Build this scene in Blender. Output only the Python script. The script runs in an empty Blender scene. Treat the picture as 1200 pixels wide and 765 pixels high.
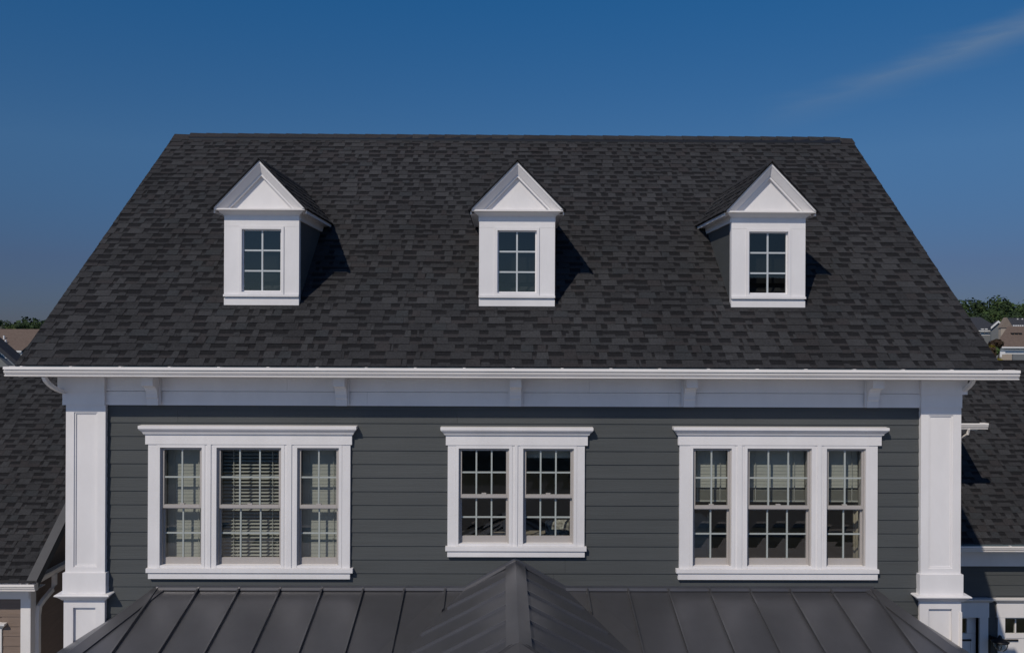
import bpy, math, random
from mathutils import Vector, Matrix
random.seed(11)
SC = bpy.context.scene
COL = SC.collection
rad = math.radians

# ------------------------------------------------------------------ camera
F_PX, CX, CY, EYE = 994.0, 600.0, 382.5, 7.0
cam_data = bpy.data.cameras.new("camera")
cam_data.sensor_width = 36.0
cam_data.lens = F_PX / 1200.0 * 36.0
cam_data.clip_start = 0.1
cam_data.clip_end = 5000.0
cam = bpy.data.objects.new("camera", cam_data)
COL.objects.link(cam)
CAM_R = Matrix.Rotation(-0.008, 3, 'Z') @ Matrix.Rotation(rad(90), 3, 'X') @ Matrix.Rotation(0.0042, 3, 'Z')
cam.matrix_world = Matrix.Translation((0, 0, EYE)) @ CAM_R.to_4x4()
SC.camera = cam

# ------------------------------------------------------------------ light
SUN_DIR = Vector((-0.61, -1.0, 1.10)).normalized()          # towards the sun
EL = math.asin(SUN_DIR.z)
ROT = math.atan2(SUN_DIR.x, SUN_DIR.y)
sun_data = bpy.data.lights.new("sun", 'SUN')
sun_data.energy = 3.0
sun_data.angle = rad(0.5)
sun_data.color = (1.0, 0.905, 0.775)
sun = bpy.data.objects.new("sun", sun_data)
COL.objects.link(sun)
sun.rotation_euler = SUN_DIR.to_track_quat('Z', 'Y').to_euler()
sun.location = (-20, -30, 40)

world = bpy.data.worlds.new("World")
SC.world = world
world.use_nodes = True
wt = world.node_tree
wt.nodes.clear()
w_out = wt.nodes.new("ShaderNodeOutputWorld")
w_bg = wt.nodes.new("ShaderNodeBackground")
w_sky = wt.nodes.new("ShaderNodeTexSky")
w_sky.sky_type = 'NISHITA'
w_sky.sun_disc = False
w_sky.sun_elevation = EL
w_sky.sun_rotation = ROT
w_sky.altitude = 3000.0
w_sky.air_density = 1.0
w_sky.dust_density = 0.0
w_sky.ozone_density = 6.0
w_bg.inputs['Strength'].default_value = 0.12


def wnode(t, **kw):
    n = wt.nodes.new(t)
    for k_, v_ in kw.items():
        setattr(n, k_, v_)
    return n


def wmath(op, a, b=None, clamp=False):
    n = wnode("ShaderNodeMath", operation=op, use_clamp=clamp)
    for i, v_ in enumerate((a, b)):
        if v_ is None:
            continue
        if isinstance(v_, (int, float)):
            n.inputs[i].default_value = v_
        else:
            wt.links.new(v_, n.inputs[i])
    return n.outputs[0]


# the deep, clear late-summer sky: the same filtering by elevation all the way round
w_tc = wnode("ShaderNodeTexCoord")
w_sep = wnode("ShaderNodeSeparateXYZ")
wt.links.new(w_tc.outputs['Generated'], w_sep.inputs[0])
w_ramp = wnode("ShaderNodeValToRGB")
cr = w_ramp.color_ramp
for _p, _c in ((0.0, (.115, .118, .165)), (.07, (.20, .20, .245)), (.19, (.31, .43, .46)), (.36, (.18, .53, .65)), (1.0, (.30, .62, .80))):
    _e = cr.elements.new(_p) if _p not in (0.0, 1.0) else cr.elements[0 if _p == 0.0 else -1]
    _e.color = (*_c, 1)
wt.links.new(wmath('ABSOLUTE', w_sep.outputs['Z']), w_ramp.inputs['Fac'])
w_mul = wnode("ShaderNodeMix", data_type='RGBA', blend_type='MULTIPLY')
# the clear-air filtering weakens steadily towards the sun, where a real sky is palest
w_sd = wnode("ShaderNodeVectorMath", operation='DOT_PRODUCT')
wt.links.new(w_tc.outputs['Generated'], w_sd.inputs[0])
w_sd.inputs[1].default_value = SUN_DIR
w_sm = wnode("ShaderNodeMapRange", interpolation_type='SMOOTHSTEP')
for _k, _v in (('From Min', -0.1), ('From Max', 1.0), ('To Min', 1.0), ('To Max', 0.25)):
    w_sm.inputs[_k].default_value = _v
wt.links.new(w_sd.outputs['Value'], w_sm.inputs['Value'])
wt.links.new(w_sm.outputs[0], w_mul.inputs['Factor'])
wt.links.new(w_sky.outputs[0], w_mul.inputs[6])
wt.links.new(w_ramp.outputs['Color'], w_mul.inputs[7])
# a faint streak of cirrus, given by directions in the sky
_d0 = Vector((0.27, 0.95, 0.225)).normalized()
_d1 = Vector((0.52, 0.86, 0.305)).normalized()
_nn = _d0.cross(_d1).normalized()
_aa = (_d1 - _d0).normalized()


def wdot(v):
    n = wnode("ShaderNodeVectorMath", operation='DOT_PRODUCT')
    wt.links.new(w_tc.outputs['Generated'], n.inputs[0])
    n.inputs[1].default_value = v
    return n.outputs['Value']


w_map = wnode("ShaderNodeMapping")
w_map.inputs['Rotation'].default_value = (0, rad(18), 0)
w_map.inputs['Scale'].default_value = (5, 5, 34)
wt.links.new(w_tc.outputs['Generated'], w_map.inputs[0])
w_nz = wnode("ShaderNodeTexNoise")
w_nz.inputs['Scale'].default_value = 1.6
w_nz.inputs['Detail'].default_value = 5.0
wt.links.new(w_map.outputs[0], w_nz.inputs['Vector'])
off = wmath('ADD', wdot(_nn), wmath('MULTIPLY', wmath('SUBTRACT', w_nz.outputs['Fac'], .5), .034))
band = wmath('SUBTRACT', 1.0, wmath('MULTIPLY', wmath('ABSOLUTE', off), 40.0), True)
band = wmath('POWER', band, 1.5)
along = wmath('MULTIPLY', wmath('SUBTRACT', wdot(_aa), _d0.dot(_aa)), 4.5, True)
wisp = wmath('MULTIPLY', wmath('MULTIPLY', band, along), wmath('MULTIPLY', w_nz.outputs['Fac'], .95))
w_cl = wnode("ShaderNodeMix", data_type='RGBA', blend_type='MIX')
wt.links.new(wisp, w_cl.inputs['Factor'])
wt.links.new(w_mul.outputs[2], w_cl.inputs[6])
w_cl.inputs[7].default_value = (1.35, 1.9, 2.7, 1)
wt.links.new(w_cl.outputs[2], w_bg.inputs['Color'])
wt.links.new(w_bg.outputs[0], w_out.inputs['Surface'])

vs = SC.view_settings
vs.view_transform = 'Standard'
vs.look = 'None'
vs.exposure = 0.0
vs.gamma = 1.0
vs.use_curve_mapping = False


# ------------------------------------------------------------------ helpers
def at(px, py, y):
    """The world (x, z) of photograph pixel (px, py) on the vertical plane at depth y."""
    d = CAM_R @ Vector(((px - CX) / F_PX, -(py - CY) / F_PX, -1.0))
    t = y / d.y
    return d.x * t, d.z * t + EYE


def X(px, y, py=500):
    return at(px, py, y)[0]


def Z(py, y, px=600):
    return at(px, py, y)[1]


MATS = {}


def mat(name, col, rough=0.6, spec=0.3, var=0.12, scale=6.0, stretch=(1, 1, 1), bump=0.0, bscale=None, col2=None, detail=4.0, metallic=0.0, macro=0.0, mscale=(0.5, 0.5, 0.5)):
    m = bpy.data.materials.new(name)
    m.use_nodes = True
    nt = m.node_tree
    b = nt.nodes["Principled BSDF"]
    b.inputs['Roughness'].default_value = rough
    b.inputs['Specular IOR Level'].default_value = spec
    b.inputs['Metallic'].default_value = metallic
    tc = nt.nodes.new("ShaderNodeNewGeometry")
    mp = nt.nodes.new("ShaderNodeMapping")
    mp.inputs['Scale'].default_value = stretch
    nt.links.new(tc.outputs['Position'], mp.inputs['Vector'])
    nz = nt.nodes.new("ShaderNodeTexNoise")
    nz.inputs['Scale'].default_value = scale
    nz.inputs['Detail'].default_value = detail
    nz.inputs['Roughness'].default_value = 0.65
    nt.links.new(mp.outputs[0], nz.inputs['Vector'])
    ramp = nt.nodes.new("ShaderNodeValToRGB")
    lo = [c * (1 - var) for c in col]
    hi = [c * (1 + var) for c in (col2 or col)]
    ramp.color_ramp.elements[0].position = 0.3
    ramp.color_ramp.elements[0].color = (*lo, 1)
    ramp.color_ramp.elements[1].position = 0.7
    ramp.color_ramp.elements[1].color = (*hi, 1)
    nt.links.new(nz.outputs['Fac'], ramp.inputs['Fac'])
    if macro:
        mm = nt.nodes.new("ShaderNodeMapping")
        mm.inputs['Scale'].default_value = mscale
        nt.links.new(tc.outputs['Position'], mm.inputs['Vector'])
        n2 = nt.nodes.new("ShaderNodeTexNoise")
        n2.inputs['Scale'].default_value = 1.0
        n2.inputs['Detail'].default_value = 5.0
        n2.inputs['Roughness'].default_value = 0.6
        nt.links.new(mm.outputs[0], n2.inputs['Vector'])
        mr = nt.nodes.new("ShaderNodeMapRange")
        mr.inputs['From Min'].default_value = 0.3
        mr.inputs['From Max'].default_value = 0.7
        mr.inputs['To Min'].default_value = 1 - macro
        mr.inputs['To Max'].default_value = 1 + macro
        nt.links.new(n2.outputs['Fac'], mr.inputs['Value'])
        vm = nt.nodes.new("ShaderNodeVectorMath")
        vm.operation = 'SCALE'
        nt.links.new(ramp.outputs['Color'], vm.inputs[0])
        nt.links.new(mr.outputs[0], vm.inputs['Scale'])
        nt.links.new(vm.outputs[0], b.inputs['Base Color'])
    else:
        nt.links.new(ramp.outputs['Color'], b.inputs['Base Color'])
    if bump:
        nb = nt.nodes.new("ShaderNodeTexNoise")
        nb.inputs['Scale'].default_value = bscale or scale
        nb.inputs['Detail'].default_value = 3.0
        nt.links.new(mp.outputs[0], nb.inputs['Vector'])
        bp = nt.nodes.new("ShaderNodeBump")
        bp.inputs['Strength'].default_value = bump
        bp.inputs['Distance'].default_value = 0.02
        nt.links.new(nb.outputs['Fac'], bp.inputs['Height'])
        nt.links.new(bp.outputs['Normal'], b.inputs['Normal'])
    MATS[name] = m
    return m


M = MATS
mat('white_paint', (0.70, 0.685, 0.69), 0.5, 0.3, 0.035, 2.2, (1, 1, 0.5), 0.05, 30, macro=0.045, mscale=(2.2, 2.2, 0.9))
mat('white_gutter', (0.74, 0.71, 0.69), 0.35, 0.4, 0.05, 3.0, (0.4, 1, 1))
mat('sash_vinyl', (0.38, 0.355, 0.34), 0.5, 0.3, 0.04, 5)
mat('grille_vinyl', (0.36, 0.39, 0.38), 0.5, 0.3, 0.04, 5)  # white bars; dimming and tint of glass in front put into the colour
mat('grey_siding', (0.070, 0.0755, 0.0775), 0.6, 0.25, 0.06, 2.0, (0.25, 1, 9), 0.12, 14, macro=0.08, mscale=(0.5, 0.5, 1.2))
mat('grey_siding_weathered', (0.067, 0.0725, 0.0745), 0.62, 0.25, 0.07, 2.6, (0.25, 1, 9), 0.12, 14, macro=0.08, mscale=(0.5, 0.5, 1.2))
mat('taupe_siding', (0.19, 0.145, 0.12), 0.6, 0.25, 0.12, 2.0, (0.3, 1, 8), 0.2, 14)
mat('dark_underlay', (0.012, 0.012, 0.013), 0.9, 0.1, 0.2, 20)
mat('shingle_base', (0.0300, 0.0302, 0.0328), 0.95, 0.12, 0.4, 45, bump=0.5, bscale=160, macro=0.16, mscale=(1.1, 0.45, 0.45))
mat('shingle_charcoal', (0.0345, 0.0347, 0.0375), 0.95, 0.12, 0.32, 45, bump=0.5, bscale=160, macro=0.16, mscale=(1.1, 0.45, 0.45))
mat('shingle_grey', (0.0415, 0.0420, 0.0452), 0.95, 0.12, 0.3, 45, bump=0.5, bscale=160, macro=0.16, mscale=(1.1, 0.45, 0.45))
mat('shingle_brown', (0.0345, 0.0325, 0.0345), 0.95, 0.12, 0.32, 45, bump=0.5, bscale=160, macro=0.16, mscale=(1.1, 0.45, 0.45))
mat('shingle_blue', (0.0335, 0.0355, 0.0390), 0.95, 0.12, 0.32, 45, bump=0.5, bscale=160, macro=0.16, mscale=(1.1, 0.45, 0.45))
mat('shingle_band', (0.0140, 0.0140, 0.0158), 0.95, 0.12, 0.35, 45, bump=0.5, bscale=160, macro=0.16, mscale=(1.1, 0.45, 0.45))
SH = [M['shingle_base'], M['shingle_charcoal'], M['shingle_grey'], M['shingle_brown'], M['shingle_blue'], M['shingle_band']]
mat('drip_edge', (0.10, 0.13, 0.14), 0.4, 0.4, 0.1, 4)
mat('metal_roof', (0.150, 0.151, 0.164), 0.42, 0.5, 0.05, 3.0, bump=0.10, bscale=1.3, metallic=0.80, macro=0.05, mscale=(1.3, 0.6, 1))
mat('dark_metal', (0.040, 0.040, 0.044), 0.6, 0.3, 0.08, 3.0)
mat('grey_trim', (0.075, 0.075, 0.078), 0.5, 0.3, 0.1, 3.0)
mat('metal_trim', (0.168, 0.168, 0.180), 0.36, 0.5, 0.08, 2.0, bump=0.06, bscale=2.0, metallic=0.80)
mat('black_iron', (0.012, 0.012, 0.013), 0.45, 0.4, 0.1, 10)
mat('dormer_grille', (0.47, 0.50, 0.52), 0.5, 0.3, 0.03, 5)
mat('room_wall', (0.42, 0.41, 0.40), 0.8, 0.1, 0.05, 2)
mat('room_floor', (0.12, 0.085, 0.06), 0.6, 0.2, 0.25, 3, (1, 6, 1))
mat('blind_slat', (0.47, 0.465, 0.43), 0.6, 0.2, 0.04, 8)
mat('curtain_cloth', (0.50, 0.45, 0.38), 0.9, 0.1, 0.1, 20)
mat('white_wood', (0.62, 0.61, 0.60), 0.5, 0.3, 0.03, 8)
mat('bed_linen', (0.34, 0.30, 0.26), 0.9, 0.1, 0.08, 12)
mat('pillow_print', (0.10, 0.085, 0.07), 0.9, 0.1, 0.1, 17, col2=(0.55, 0.54, 0.50), detail=1.0)
mat('far_brown_roof', (0.135, 0.102, 0.085), 0.95, 0.1, 0.18, 5)
mat('far_tan_roof', (0.20, 0.165, 0.14), 0.95, 0.1, 0.12, 5)
mat('far_slate_roof', (0.040, 0.043, 0.052), 0.9, 0.15, 0.15, 5)
mat('far_white', (0.66, 0.66, 0.66), 0.6, 0.2, 0.04, 2)
mat('far_grey_wall', (0.16, 0.17, 0.18), 0.7, 0.2, 0.08, 2, (0.3, 0.3, 6))
mat('far_beige_wall', (0.36, 0.31, 0.26), 0.7, 0.2, 0.08, 2, (0.3, 0.3, 6))
mat('brick_wall', (0.20, 0.09, 0.07), 0.8, 0.2, 0.2, 6)
mat('asphalt', (0.16, 0.155, 0.15), 0.9, 0.2, 0.25, 3)
mat('concrete', (0.52, 0.485, 0.45), 0.85, 0.2, 0.12, 1.5)
mat('lawn', (0.085, 0.085, 0.058), 0.95, 0.1, 0.35, 1.2)
mat('bark', (0.07, 0.05, 0.035), 0.9, 0.1, 0.3, 5)
mat('leaf_green', (0.040, 0.066, 0.022), 0.8, 0.15, 0.4, 0.5)
mat('leaf_dark', (0.028, 0.046, 0.020), 0.8, 0.15, 0.4, 0.5)
mat('leaf_olive', (0.060, 0.075, 0.024), 0.8, 0.15, 0.35, 0.5)
mat('leaf_red', (0.042, 0.028, 0.018), 0.8, 0.15, 0.4, 1.0)
mat('leaf_yellow', (0.20, 0.17, 0.025), 0.8, 0.15, 0.3, 1.0)


def glass_mat(name, tint, base):
    m = bpy.data.materials.new(name)
    m.use_nodes = True
    nt = m.node_tree
    nt.nodes.clear()
    out = nt.nodes.new("ShaderNodeOutputMaterial")
    mix = nt.nodes.new("ShaderNodeMixShader")
    tr = nt.nodes.new("ShaderNodeBsdfTransparent")
    tr.inputs['Color'].default_value = (*tint, 1)
    gl = nt.nodes.new("ShaderNodeBsdfGlossy")
    gl.inputs['Roughness'].default_value = 0.0
    gl.inputs['Color'].default_value = (1.0, 0.97, 0.90, 1)
    lw_ = nt.nodes.new("ShaderNodeLayerWeight")
    lw_.inputs['Blend'].default_value = 0.5
    pw = nt.nodes.new("ShaderNodeMath")
    pw.operation = 'POWER'
    pw.inputs[1].default_value = 5.0
    fr = nt.nodes.new("ShaderNodeMapRange")
    fr.inputs['To Min'].default_value = base
    nt.links.new(lw_.outputs['Facing'], pw.inputs[0])
    nt.links.new(pw.outputs[0], fr.inputs['Value'])
    nz = nt.nodes.new("ShaderNodeTexNoise")
    nz.inputs['Scale'].default_value = 1.3
    geo = nt.nodes.new("ShaderNodeNewGeometry")
    nt.links.new(geo.outputs['Position'], nz.inputs['Vector'])
    bp = nt.nodes.new("ShaderNodeBump")
    bp.inputs['Strength'].default_value = 0.02
    bp.inputs['Distance'].default_value = 0.02
    nt.links.new(nz.outputs['Fac'], bp.inputs['Height'])
    nt.links.new(bp.outputs['Normal'], gl.inputs['Normal'])
    nt.links.new(fr.outputs[0], mix.inputs[0])
    nt.links.new(tr.outputs[0], mix.inputs[1])
    nt.links.new(gl.outputs[0], mix.inputs[2])
    nt.links.new(mix.outputs[0], out.inputs['Surface'])
    MATS[name] = m


glass_mat('window_glass', (0.76, 0.79, 0.775), 0.085)
glass_mat('dormer_glass', (0.70, 0.74, 0.73), 0.055)
glass_mat('clear_glass', (0.85, 0.88, 0.88), 0.07)


def world_loc(o):
    v = Vector(o.location)
    while o.parent is not None:
        o = o.parent
        v += Vector(o.location)
    return v


class MB:
    """Collects faces in world coordinates, then links them as ONE mesh object."""

    def __init__(self):
        self.v, self.f, self.m = [], [], []

    def poly(self, pts, m=0):
        i = len(self.v)
        self.v += [tuple(p) for p in pts]
        self.f.append(tuple(range(i, i + len(pts))))
        self.m.append(m)

    def box(self, x0, x1, y0, y1, z0, z1, m=0):
        x0, x1 = min(x0, x1), max(x0, x1)
        y0, y1 = min(y0, y1), max(y0, y1)
        z0, z1 = min(z0, z1), max(z0, z1)
        i = len(self.v)
        self.v += [(x0, y0, z0), (x1, y0, z0), (x1, y1, z0), (x0, y1, z0), (x0, y0, z1), (x1, y0, z1), (x1, y1, z1), (x0, y1, z1)]
        for q in ((0, 3, 2, 1), (4, 5, 6, 7), (0, 1, 5, 4), (1, 2, 6, 5), (2, 3, 7, 6), (3, 0, 4, 7)):
            self.f.append(tuple(i + k for k in q))
            self.m.append(m)
        return self

    def hexa(self, p, m=0):
        """8 corners: bottom ring then top ring."""
        i = len(self.v)
        self.v += [tuple(q) for q in p]
        for q in ((0, 3, 2, 1), (4, 5, 6, 7), (0, 1, 5, 4), (1, 2, 6, 5), (2, 3, 7, 6), (3, 0, 4, 7)):
            self.f.append(tuple(i + k for k in q))
            self.m.append(m)
        return self

    def prism(self, pts, d, m=0):
        """A planar polygon pushed along the vector d."""
        n = len(pts)
        i = len(self.v)
        d = Vector(d)
        self.v += [tuple(p) for p in pts] + [tuple(Vector(p) + d) for p in pts]
        self.f.append(tuple(range(i + n - 1, i - 1, -1)))
        self.m.append(m)
        self.f.append(tuple(range(i + n, i + 2 * n)))
        self.m.append(m)
        for k in range(n):
            a, b = i + k, i + (k + 1) % n
            self.f.append((a, b, b + n, a + n))
            self.m.append(m)
        return self

    def xprism(self, prof, x0, x1, m=0):
        return self.prism([(x0, y, z) for y, z in prof], (x1 - x0, 0, 0), m)

    def stack(self, x0, x1, yb, yf, levels, m=0):
        """Mitred moulding against a wall: levels of (z, projection); yb wall plane, yf = plain front face."""
        rings = []
        for z, e in levels:
            i = len(self.v)
            self.v += [(x0 - e, yb, z), (x0 - e, yf - e, z), (x1 + e, yf - e, z), (x1 + e, yb, z)]
            rings.append(i)
        for a, b in zip(rings, rings[1:]):
            for k in range(4):
                j = (k + 1) % 4
                self.f.append((a + k, a + j, b + j, b + k))
                self.m.append(m)
        a, b = rings[0], rings[-1]
        self.f.append((a, a + 1, a + 2, a + 3))
        self.f.append((b + 3, b + 2, b + 1, b))
        self.m += [m, m]
        return self

    def tube(self, path, r, n=8, m=0, flat=1.0):
        path = [Vector(p) for p in path]
        rings = []
        for k, p in enumerate(path):
            t = (path[min(k + 1, len(path) - 1)] - path[max(k - 1, 0)]).normalized()
            up = Vector((0, 0, 1)) if abs(t.z) < 0.9 else Vector((1, 0, 0))
            a = t.cross(up).normalized()
            b = a.cross(t).normalized()
            rr = r[k] if isinstance(r, (list, tuple)) else r
            i = len(self.v)
            off = math.pi / n
            for q in range(n):
                g = off + 2 * math.pi * q / n
                self.v.append(tuple(p + a * math.cos(g) * rr + b * math.sin(g) * rr * flat))
            rings.append(i)
        for a, b in zip(rings, rings[1:]):
            for q in range(n):
                w = (q + 1) % n
                self.f.append((a + q, a + w, b + w, b + q))
                self.m.append(m)
        self.f.append(tuple(rings[0] + q for q in range(n)))
        self.f.append(tuple(rings[-1] + q for q in reversed(range(n))))
        self.m += [m, m]
        return self

    def build(self, name, mats, parent=None, smooth=False, origin=None):
        if not isinstance(mats, (list, tuple)):
            mats = [mats]
        xs, ys, zs = zip(*self.v)
        o0 = Vector(origin) if origin else Vector(((min(xs) + max(xs)) / 2, (min(ys) + max(ys)) / 2, min(zs)))
        me = bpy.data.meshes.new(name)
        me.from_pydata([tuple(Vector(p) - o0) for p in self.v], [], self.f)
        for q in mats:
            me.materials.append(q)
        me.polygons.foreach_set('material_index', self.m)
        if smooth:
            me.polygons.foreach_set('use_smooth', [True] * len(self.f))
        import bmesh
        bm = bmesh.new()
        bm.from_mesh(me)
        bmesh.ops.recalc_face_normals(bm, faces=bm.faces)
        bm.to_mesh(me)
        bm.free()
        me.update()
        o = bpy.data.objects.new(name, me)
        COL.objects.link(o)
        if parent is not None:
            o.parent = parent
            o.location = o0 - world_loc(parent)
        else:
            o.location = o0
        return o


def box(name, m, parent, *a):
    return MB().box(*a).build(name, m, parent)


def tag(o, label, cat, group=None, kind=None):
    if label:
        o['label'] = label
    if cat:
        o['category'] = cat
    if group:
        o['group'] = group
    if kind:
        o['kind'] = kind
    return o


def thing(name, loc, label, cat, group=None):
    o = bpy.data.objects.new(name, None)
    o.empty_display_size = 0.3
    COL.objects.link(o)
    o.location = loc
    return tag(o, label, cat, group)


def part_empty(name, parent, loc):
    o = bpy.data.objects.new(name, None)
    COL.objects.link(o)
    o.parent = parent
    o.location = Vector(loc) - world_loc(parent)
    return o


def copy_tree(o, parent=None):
    c = o.copy()
    COL.objects.link(c)
    c.parent = parent
    for ch in list(o.children):
        copy_tree(ch, c)
    return c


# ------------------------------------------------------------------ shingles
EXP = 0.143


def strip_mesh(mb, L, rng, u0=0.0, v0=0.0, tx=None):
    """One laminated shingle: a thin backing, its upper half printed dark, with raised, splayed tabs, in (u, v, w)."""
    P = tx or (lambda u, v, w: (u, v, w))
    g = 0.0015
    a, b = u0 + g, u0 + L - g
    w0, w1, tp = 0.009, 0.002, v0 + EXP + 0.002
    fm = rng.uniform(.36, .50)
    vm, wm = v0 + fm * EXP, w0 + (w1 - w0) * fm
    mb.poly([P(a, v0, 0), P(b, v0, 0), P(b, v0, w0), P(a, v0, w0)], 0)
    mb.poly([P(a, v0, w0), P(b, v0, w0), P(b, vm, wm), P(a, vm, wm)], rng.choice((0, 1, 3)))
    mb.poly([P(a, vm, wm), P(b, vm, wm), P(b, tp, w1), P(a, tp, w1)], 5)
    u = a + rng.uniform(-0.1, 0.04)
    while u < b:
        wd = rng.choice((0.09, 0.12, 0.14, 0.17, 0.21, 0.26)) * rng.uniform(0.9, 1.1)
        s, e = max(a, u), min(b, u + wd)
        if e - s > 0.025:
            k = rng.choices((1, 2, 3, 4, 0), (6, 3.5, 1.6, 1.2, 2))[0]
            sp = rng.uniform(0.002, 0.012)
            t0, t1 = 0.0150, 0.0065
            s1 = s if s == a else s + sp
            e1 = e if e == b else e - sp
            mb.poly([P(s, v0 - .001, 0), P(e, v0 - .001, 0), P(e, v0 - .001, t0), P(s, v0 - .001, t0)], k)
            if rng.random() < .22:          # tabs whose upper part carries the dark print too
                f2 = rng.uniform(.50, .72)
                v2, t2 = v0 + f2 * EXP, t0 + (t1 - t0) * f2
                s2, e2 = s + (s1 - s) * f2, e + (e1 - e) * f2
                mb.poly([P(s, v0 - .001, t0), P(e, v0 - .001, t0), P(e2, v2, t2), P(s2, v2, t2)], k)
                mb.poly([P(s2, v2, t2), P(e2, v2, t2), P(e1, tp, t1), P(s1, tp, t1)], rng.choice((0, 5)))
            else:
                mb.poly([P(s, v0 - .001, t0), P(e, v0 - .001, t0), P(e1, tp, t1), P(s1, tp, t1)], k)
            mb.poly([P(s, v0 - .001, 0), P(s, v0 - .001, t0), P(s1, tp, t1), P(s1, tp, 0)], k)
            mb.poly([P(e, v0 - .001, t0), P(e, v0 - .001, 0), P(e1, tp, 0), P(e1, tp, t1)], k)
        u += wd + rng.choice((0.05, 0.08, 0.11, 0.15, 0.19))


def mesh_of(mb, name, mats):
    me = bpy.data.meshes.new(name)
    me.from_pydata(mb.v, [], mb.f)
    for q in mats:
        me.materials.append(q)
    me.polygons.foreach_set('material_index', mb.m)
    me.update()
    return me


_rng = random.Random(5)
STRIPS = []
for _k in range(14):
    _b = MB()
    strip_mesh(_b, 1.0, _rng)
    STRIPS.append(mesh_of(_b, 'shingle', SH))


def shingle_slope(parent, f0, f1, y0, z0, pitch, y1, single, seed=1, limit=300):
    """Courses on a slope facing the street. single(xa, xb, course) -> True: an object of its own."""
    rng = random.Random(seed)
    th = math.atan(pitch)
    c, s = math.cos(th), math.sin(th)
    n = int((y1 - y0) / c / EXP)
    P0 = world_loc(parent)
    rest = MB()
    count = 0

    def tx(u, v, w):
        return (u, y0 + v * c - w * s, z0 + v * s + w * c)
    for i in range(n):
        v = i * EXP
        x0, x1 = (f0(y0 + v * c), f1(y0 + v * c)) if callable(f0) else (f0, f1)
        u = x0 - rng.uniform(0.0, 0.95)
        while u < x1:
            a, b = max(u, x0), min(u + 1.0, x1)
            if b - a > 0.02:
                if single(a, b, i) and count < limit:
                    count += 1
                    if b - a > 0.999:
                        me = rng.choice(STRIPS)
                    else:
                        q = MB()
                        strip_mesh(q, b - a, rng)
                        me = mesh_of(q, 'shingle', SH)
                    o = bpy.data.objects.new('shingle', me)
                    COL.objects.link(o)
                    o.parent = parent
                    o.location = Vector(tx(a, v, 0)) - P0
                    o.rotation_euler = (th, 0, 0)
                else:
                    strip_mesh(rest, b - a, rng, a, v, tx)
            u += 1.0
    if rest.v:
        o = rest.build('shingle_courses', SH, parent)
        o['kind'] = 'stuff'
    return n


# ------------------------------------------------------------------ ground
g = MB()
R_ = 4000.0
g.poly([(-R_, -R_, 0), (R_, -R_, 0), (R_, R_, 0), (-R_, R_, 0)])
tag(g.build('ground', M['lawn']), 'wide flat lawn and ground around the houses', None, kind='structure')
tag(MB().box(-150, 150, -15.0, -7.0, -0.05, 0.012).build('road', M['asphalt']), 'asphalt street in front of the house', None, kind='structure')
tag(MB().box(-150, 150, -6.9, -6.6, -0.05, 0.13).build('kerb', M['concrete']), 'concrete kerb along the street', None, kind='structure')
tag(MB().box(-150, 150, -5.0, -3.4, -0.05, 0.02).build('pavement', M['concrete']), 'concrete pavement in front of the house', None, kind='structure')
tag(MB().box(-45, 45, -3.39, 8.4, -0.05, 0.025).build('bounce_slab', M['concrete']), 'broad pale concrete slab in front of the houses, unseen, added for bounced light', None, kind='structure')  # unseen; pale slab added and widened to bounce sun onto the white trim

tag(MB().box(-8.2, -5.8, 8.41, 30, -0.05, 0.02).build('path', M['concrete']), 'unseen concrete strip between the grey and taupe houses, added for bounced light', None, kind='structure')  # unseen; added so sunlit concrete bounces light onto the taupe side wall

# ------------------------------------------------------------------ main house
D = 11.13                      # siding face
DP = 11.06                     # pilaster face
RX0, RX1 = -6.145, 6.305       # rakes at the eave
EY, EZ, RY, RZ = 10.70, 6.502, 15.55, 10.47
RT0, RT1 = -6.055, 6.345       # rakes at the ridge: the frame is a little out of square
PITCH = (RZ - EZ) / (RY - EY)
BY = 2 * RY - EY
WX0, WX1 = -5.68, 5.95         # side wall faces

house = thing('grey_house', (0.12, D, 0), 'dark grey house with white trim, three white dormers and a metal porch roof', 'house')


def rake_left(y):
    return RX0 + (RT0 - RX0) * (y - EY) / (RY - EY)


def rake_right(y):
    return RX1 + (RT1 - RX1) * (y - EY) / (RY - EY)


def roof_z(y):
    return EZ + PITCH * (y - EY)


# windows: (unit pixel bounds), all measured on the wall
WD = 11.09   # casing face
WIN = []     # outer rects of joinery used to cut the siding
OPEN = []    # openings in the wall


def px_box(x0, x1, y0, y1, d=WD):
    cx, cy = (x0 + x1) / 2, (y0 + y1) / 2
    return X(x0, d, cy), X(x1, d, cy), Z(y1, d, cx), Z(y0, d, cx)     # xa, xb, za, zb


SPECS = {
    'left': dict(cornice=(162, 418.5, 498.2, 510), head=(170.5, 412.5, 510, 520.6), cas=(173.3, 410.3), zt=521.7, sill=(170, 412.8, 666.5, 671.5), apron=(174, 410.3, 671.5, 677.6),
                 units=[(183.5, 240.0, 2), (249.8, 333.0, 3), (344.3, 400.6, 2)]),
    'mid': dict(cornice=(515.8, 695.5, 500, 511), head=(522.5, 688.7, 511, 521.6), cas=(524.5, 685), zt=523, sill=(521.7, 687.4, 641, 646), apron=(524.2, 685, 646, 652),
                units=[(533.6, 600.2, 3), (609.2, 675.9, 3)]),
    'right': dict(cornice=(788.4, 1041.6, 500, 511), head=(794.7, 1032.8, 511, 521.6), cas=(796.2, 1028.3), zt=523, sill=(792.9, 1031, 667.5, 672), apron=(794.4, 1027.8, 672, 678.6),
                  units=[(808.3, 861, 2), (872, 954.8, 3), (965, 1018.3, 2)]),
}
for k, s in SPECS.items():
    ca = px_box(s['cas'][0], s['cas'][1], s['cornice'][2] + 6, s['apron'][3] - 3)
    s['rect'] = ca
    WIN.append(ca)
    OPEN.append(px_box(s['units'][0][0] + 1, s['units'][-1][1] - 1, s['zt'] + 1, s['sill'][2] - 1))

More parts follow.
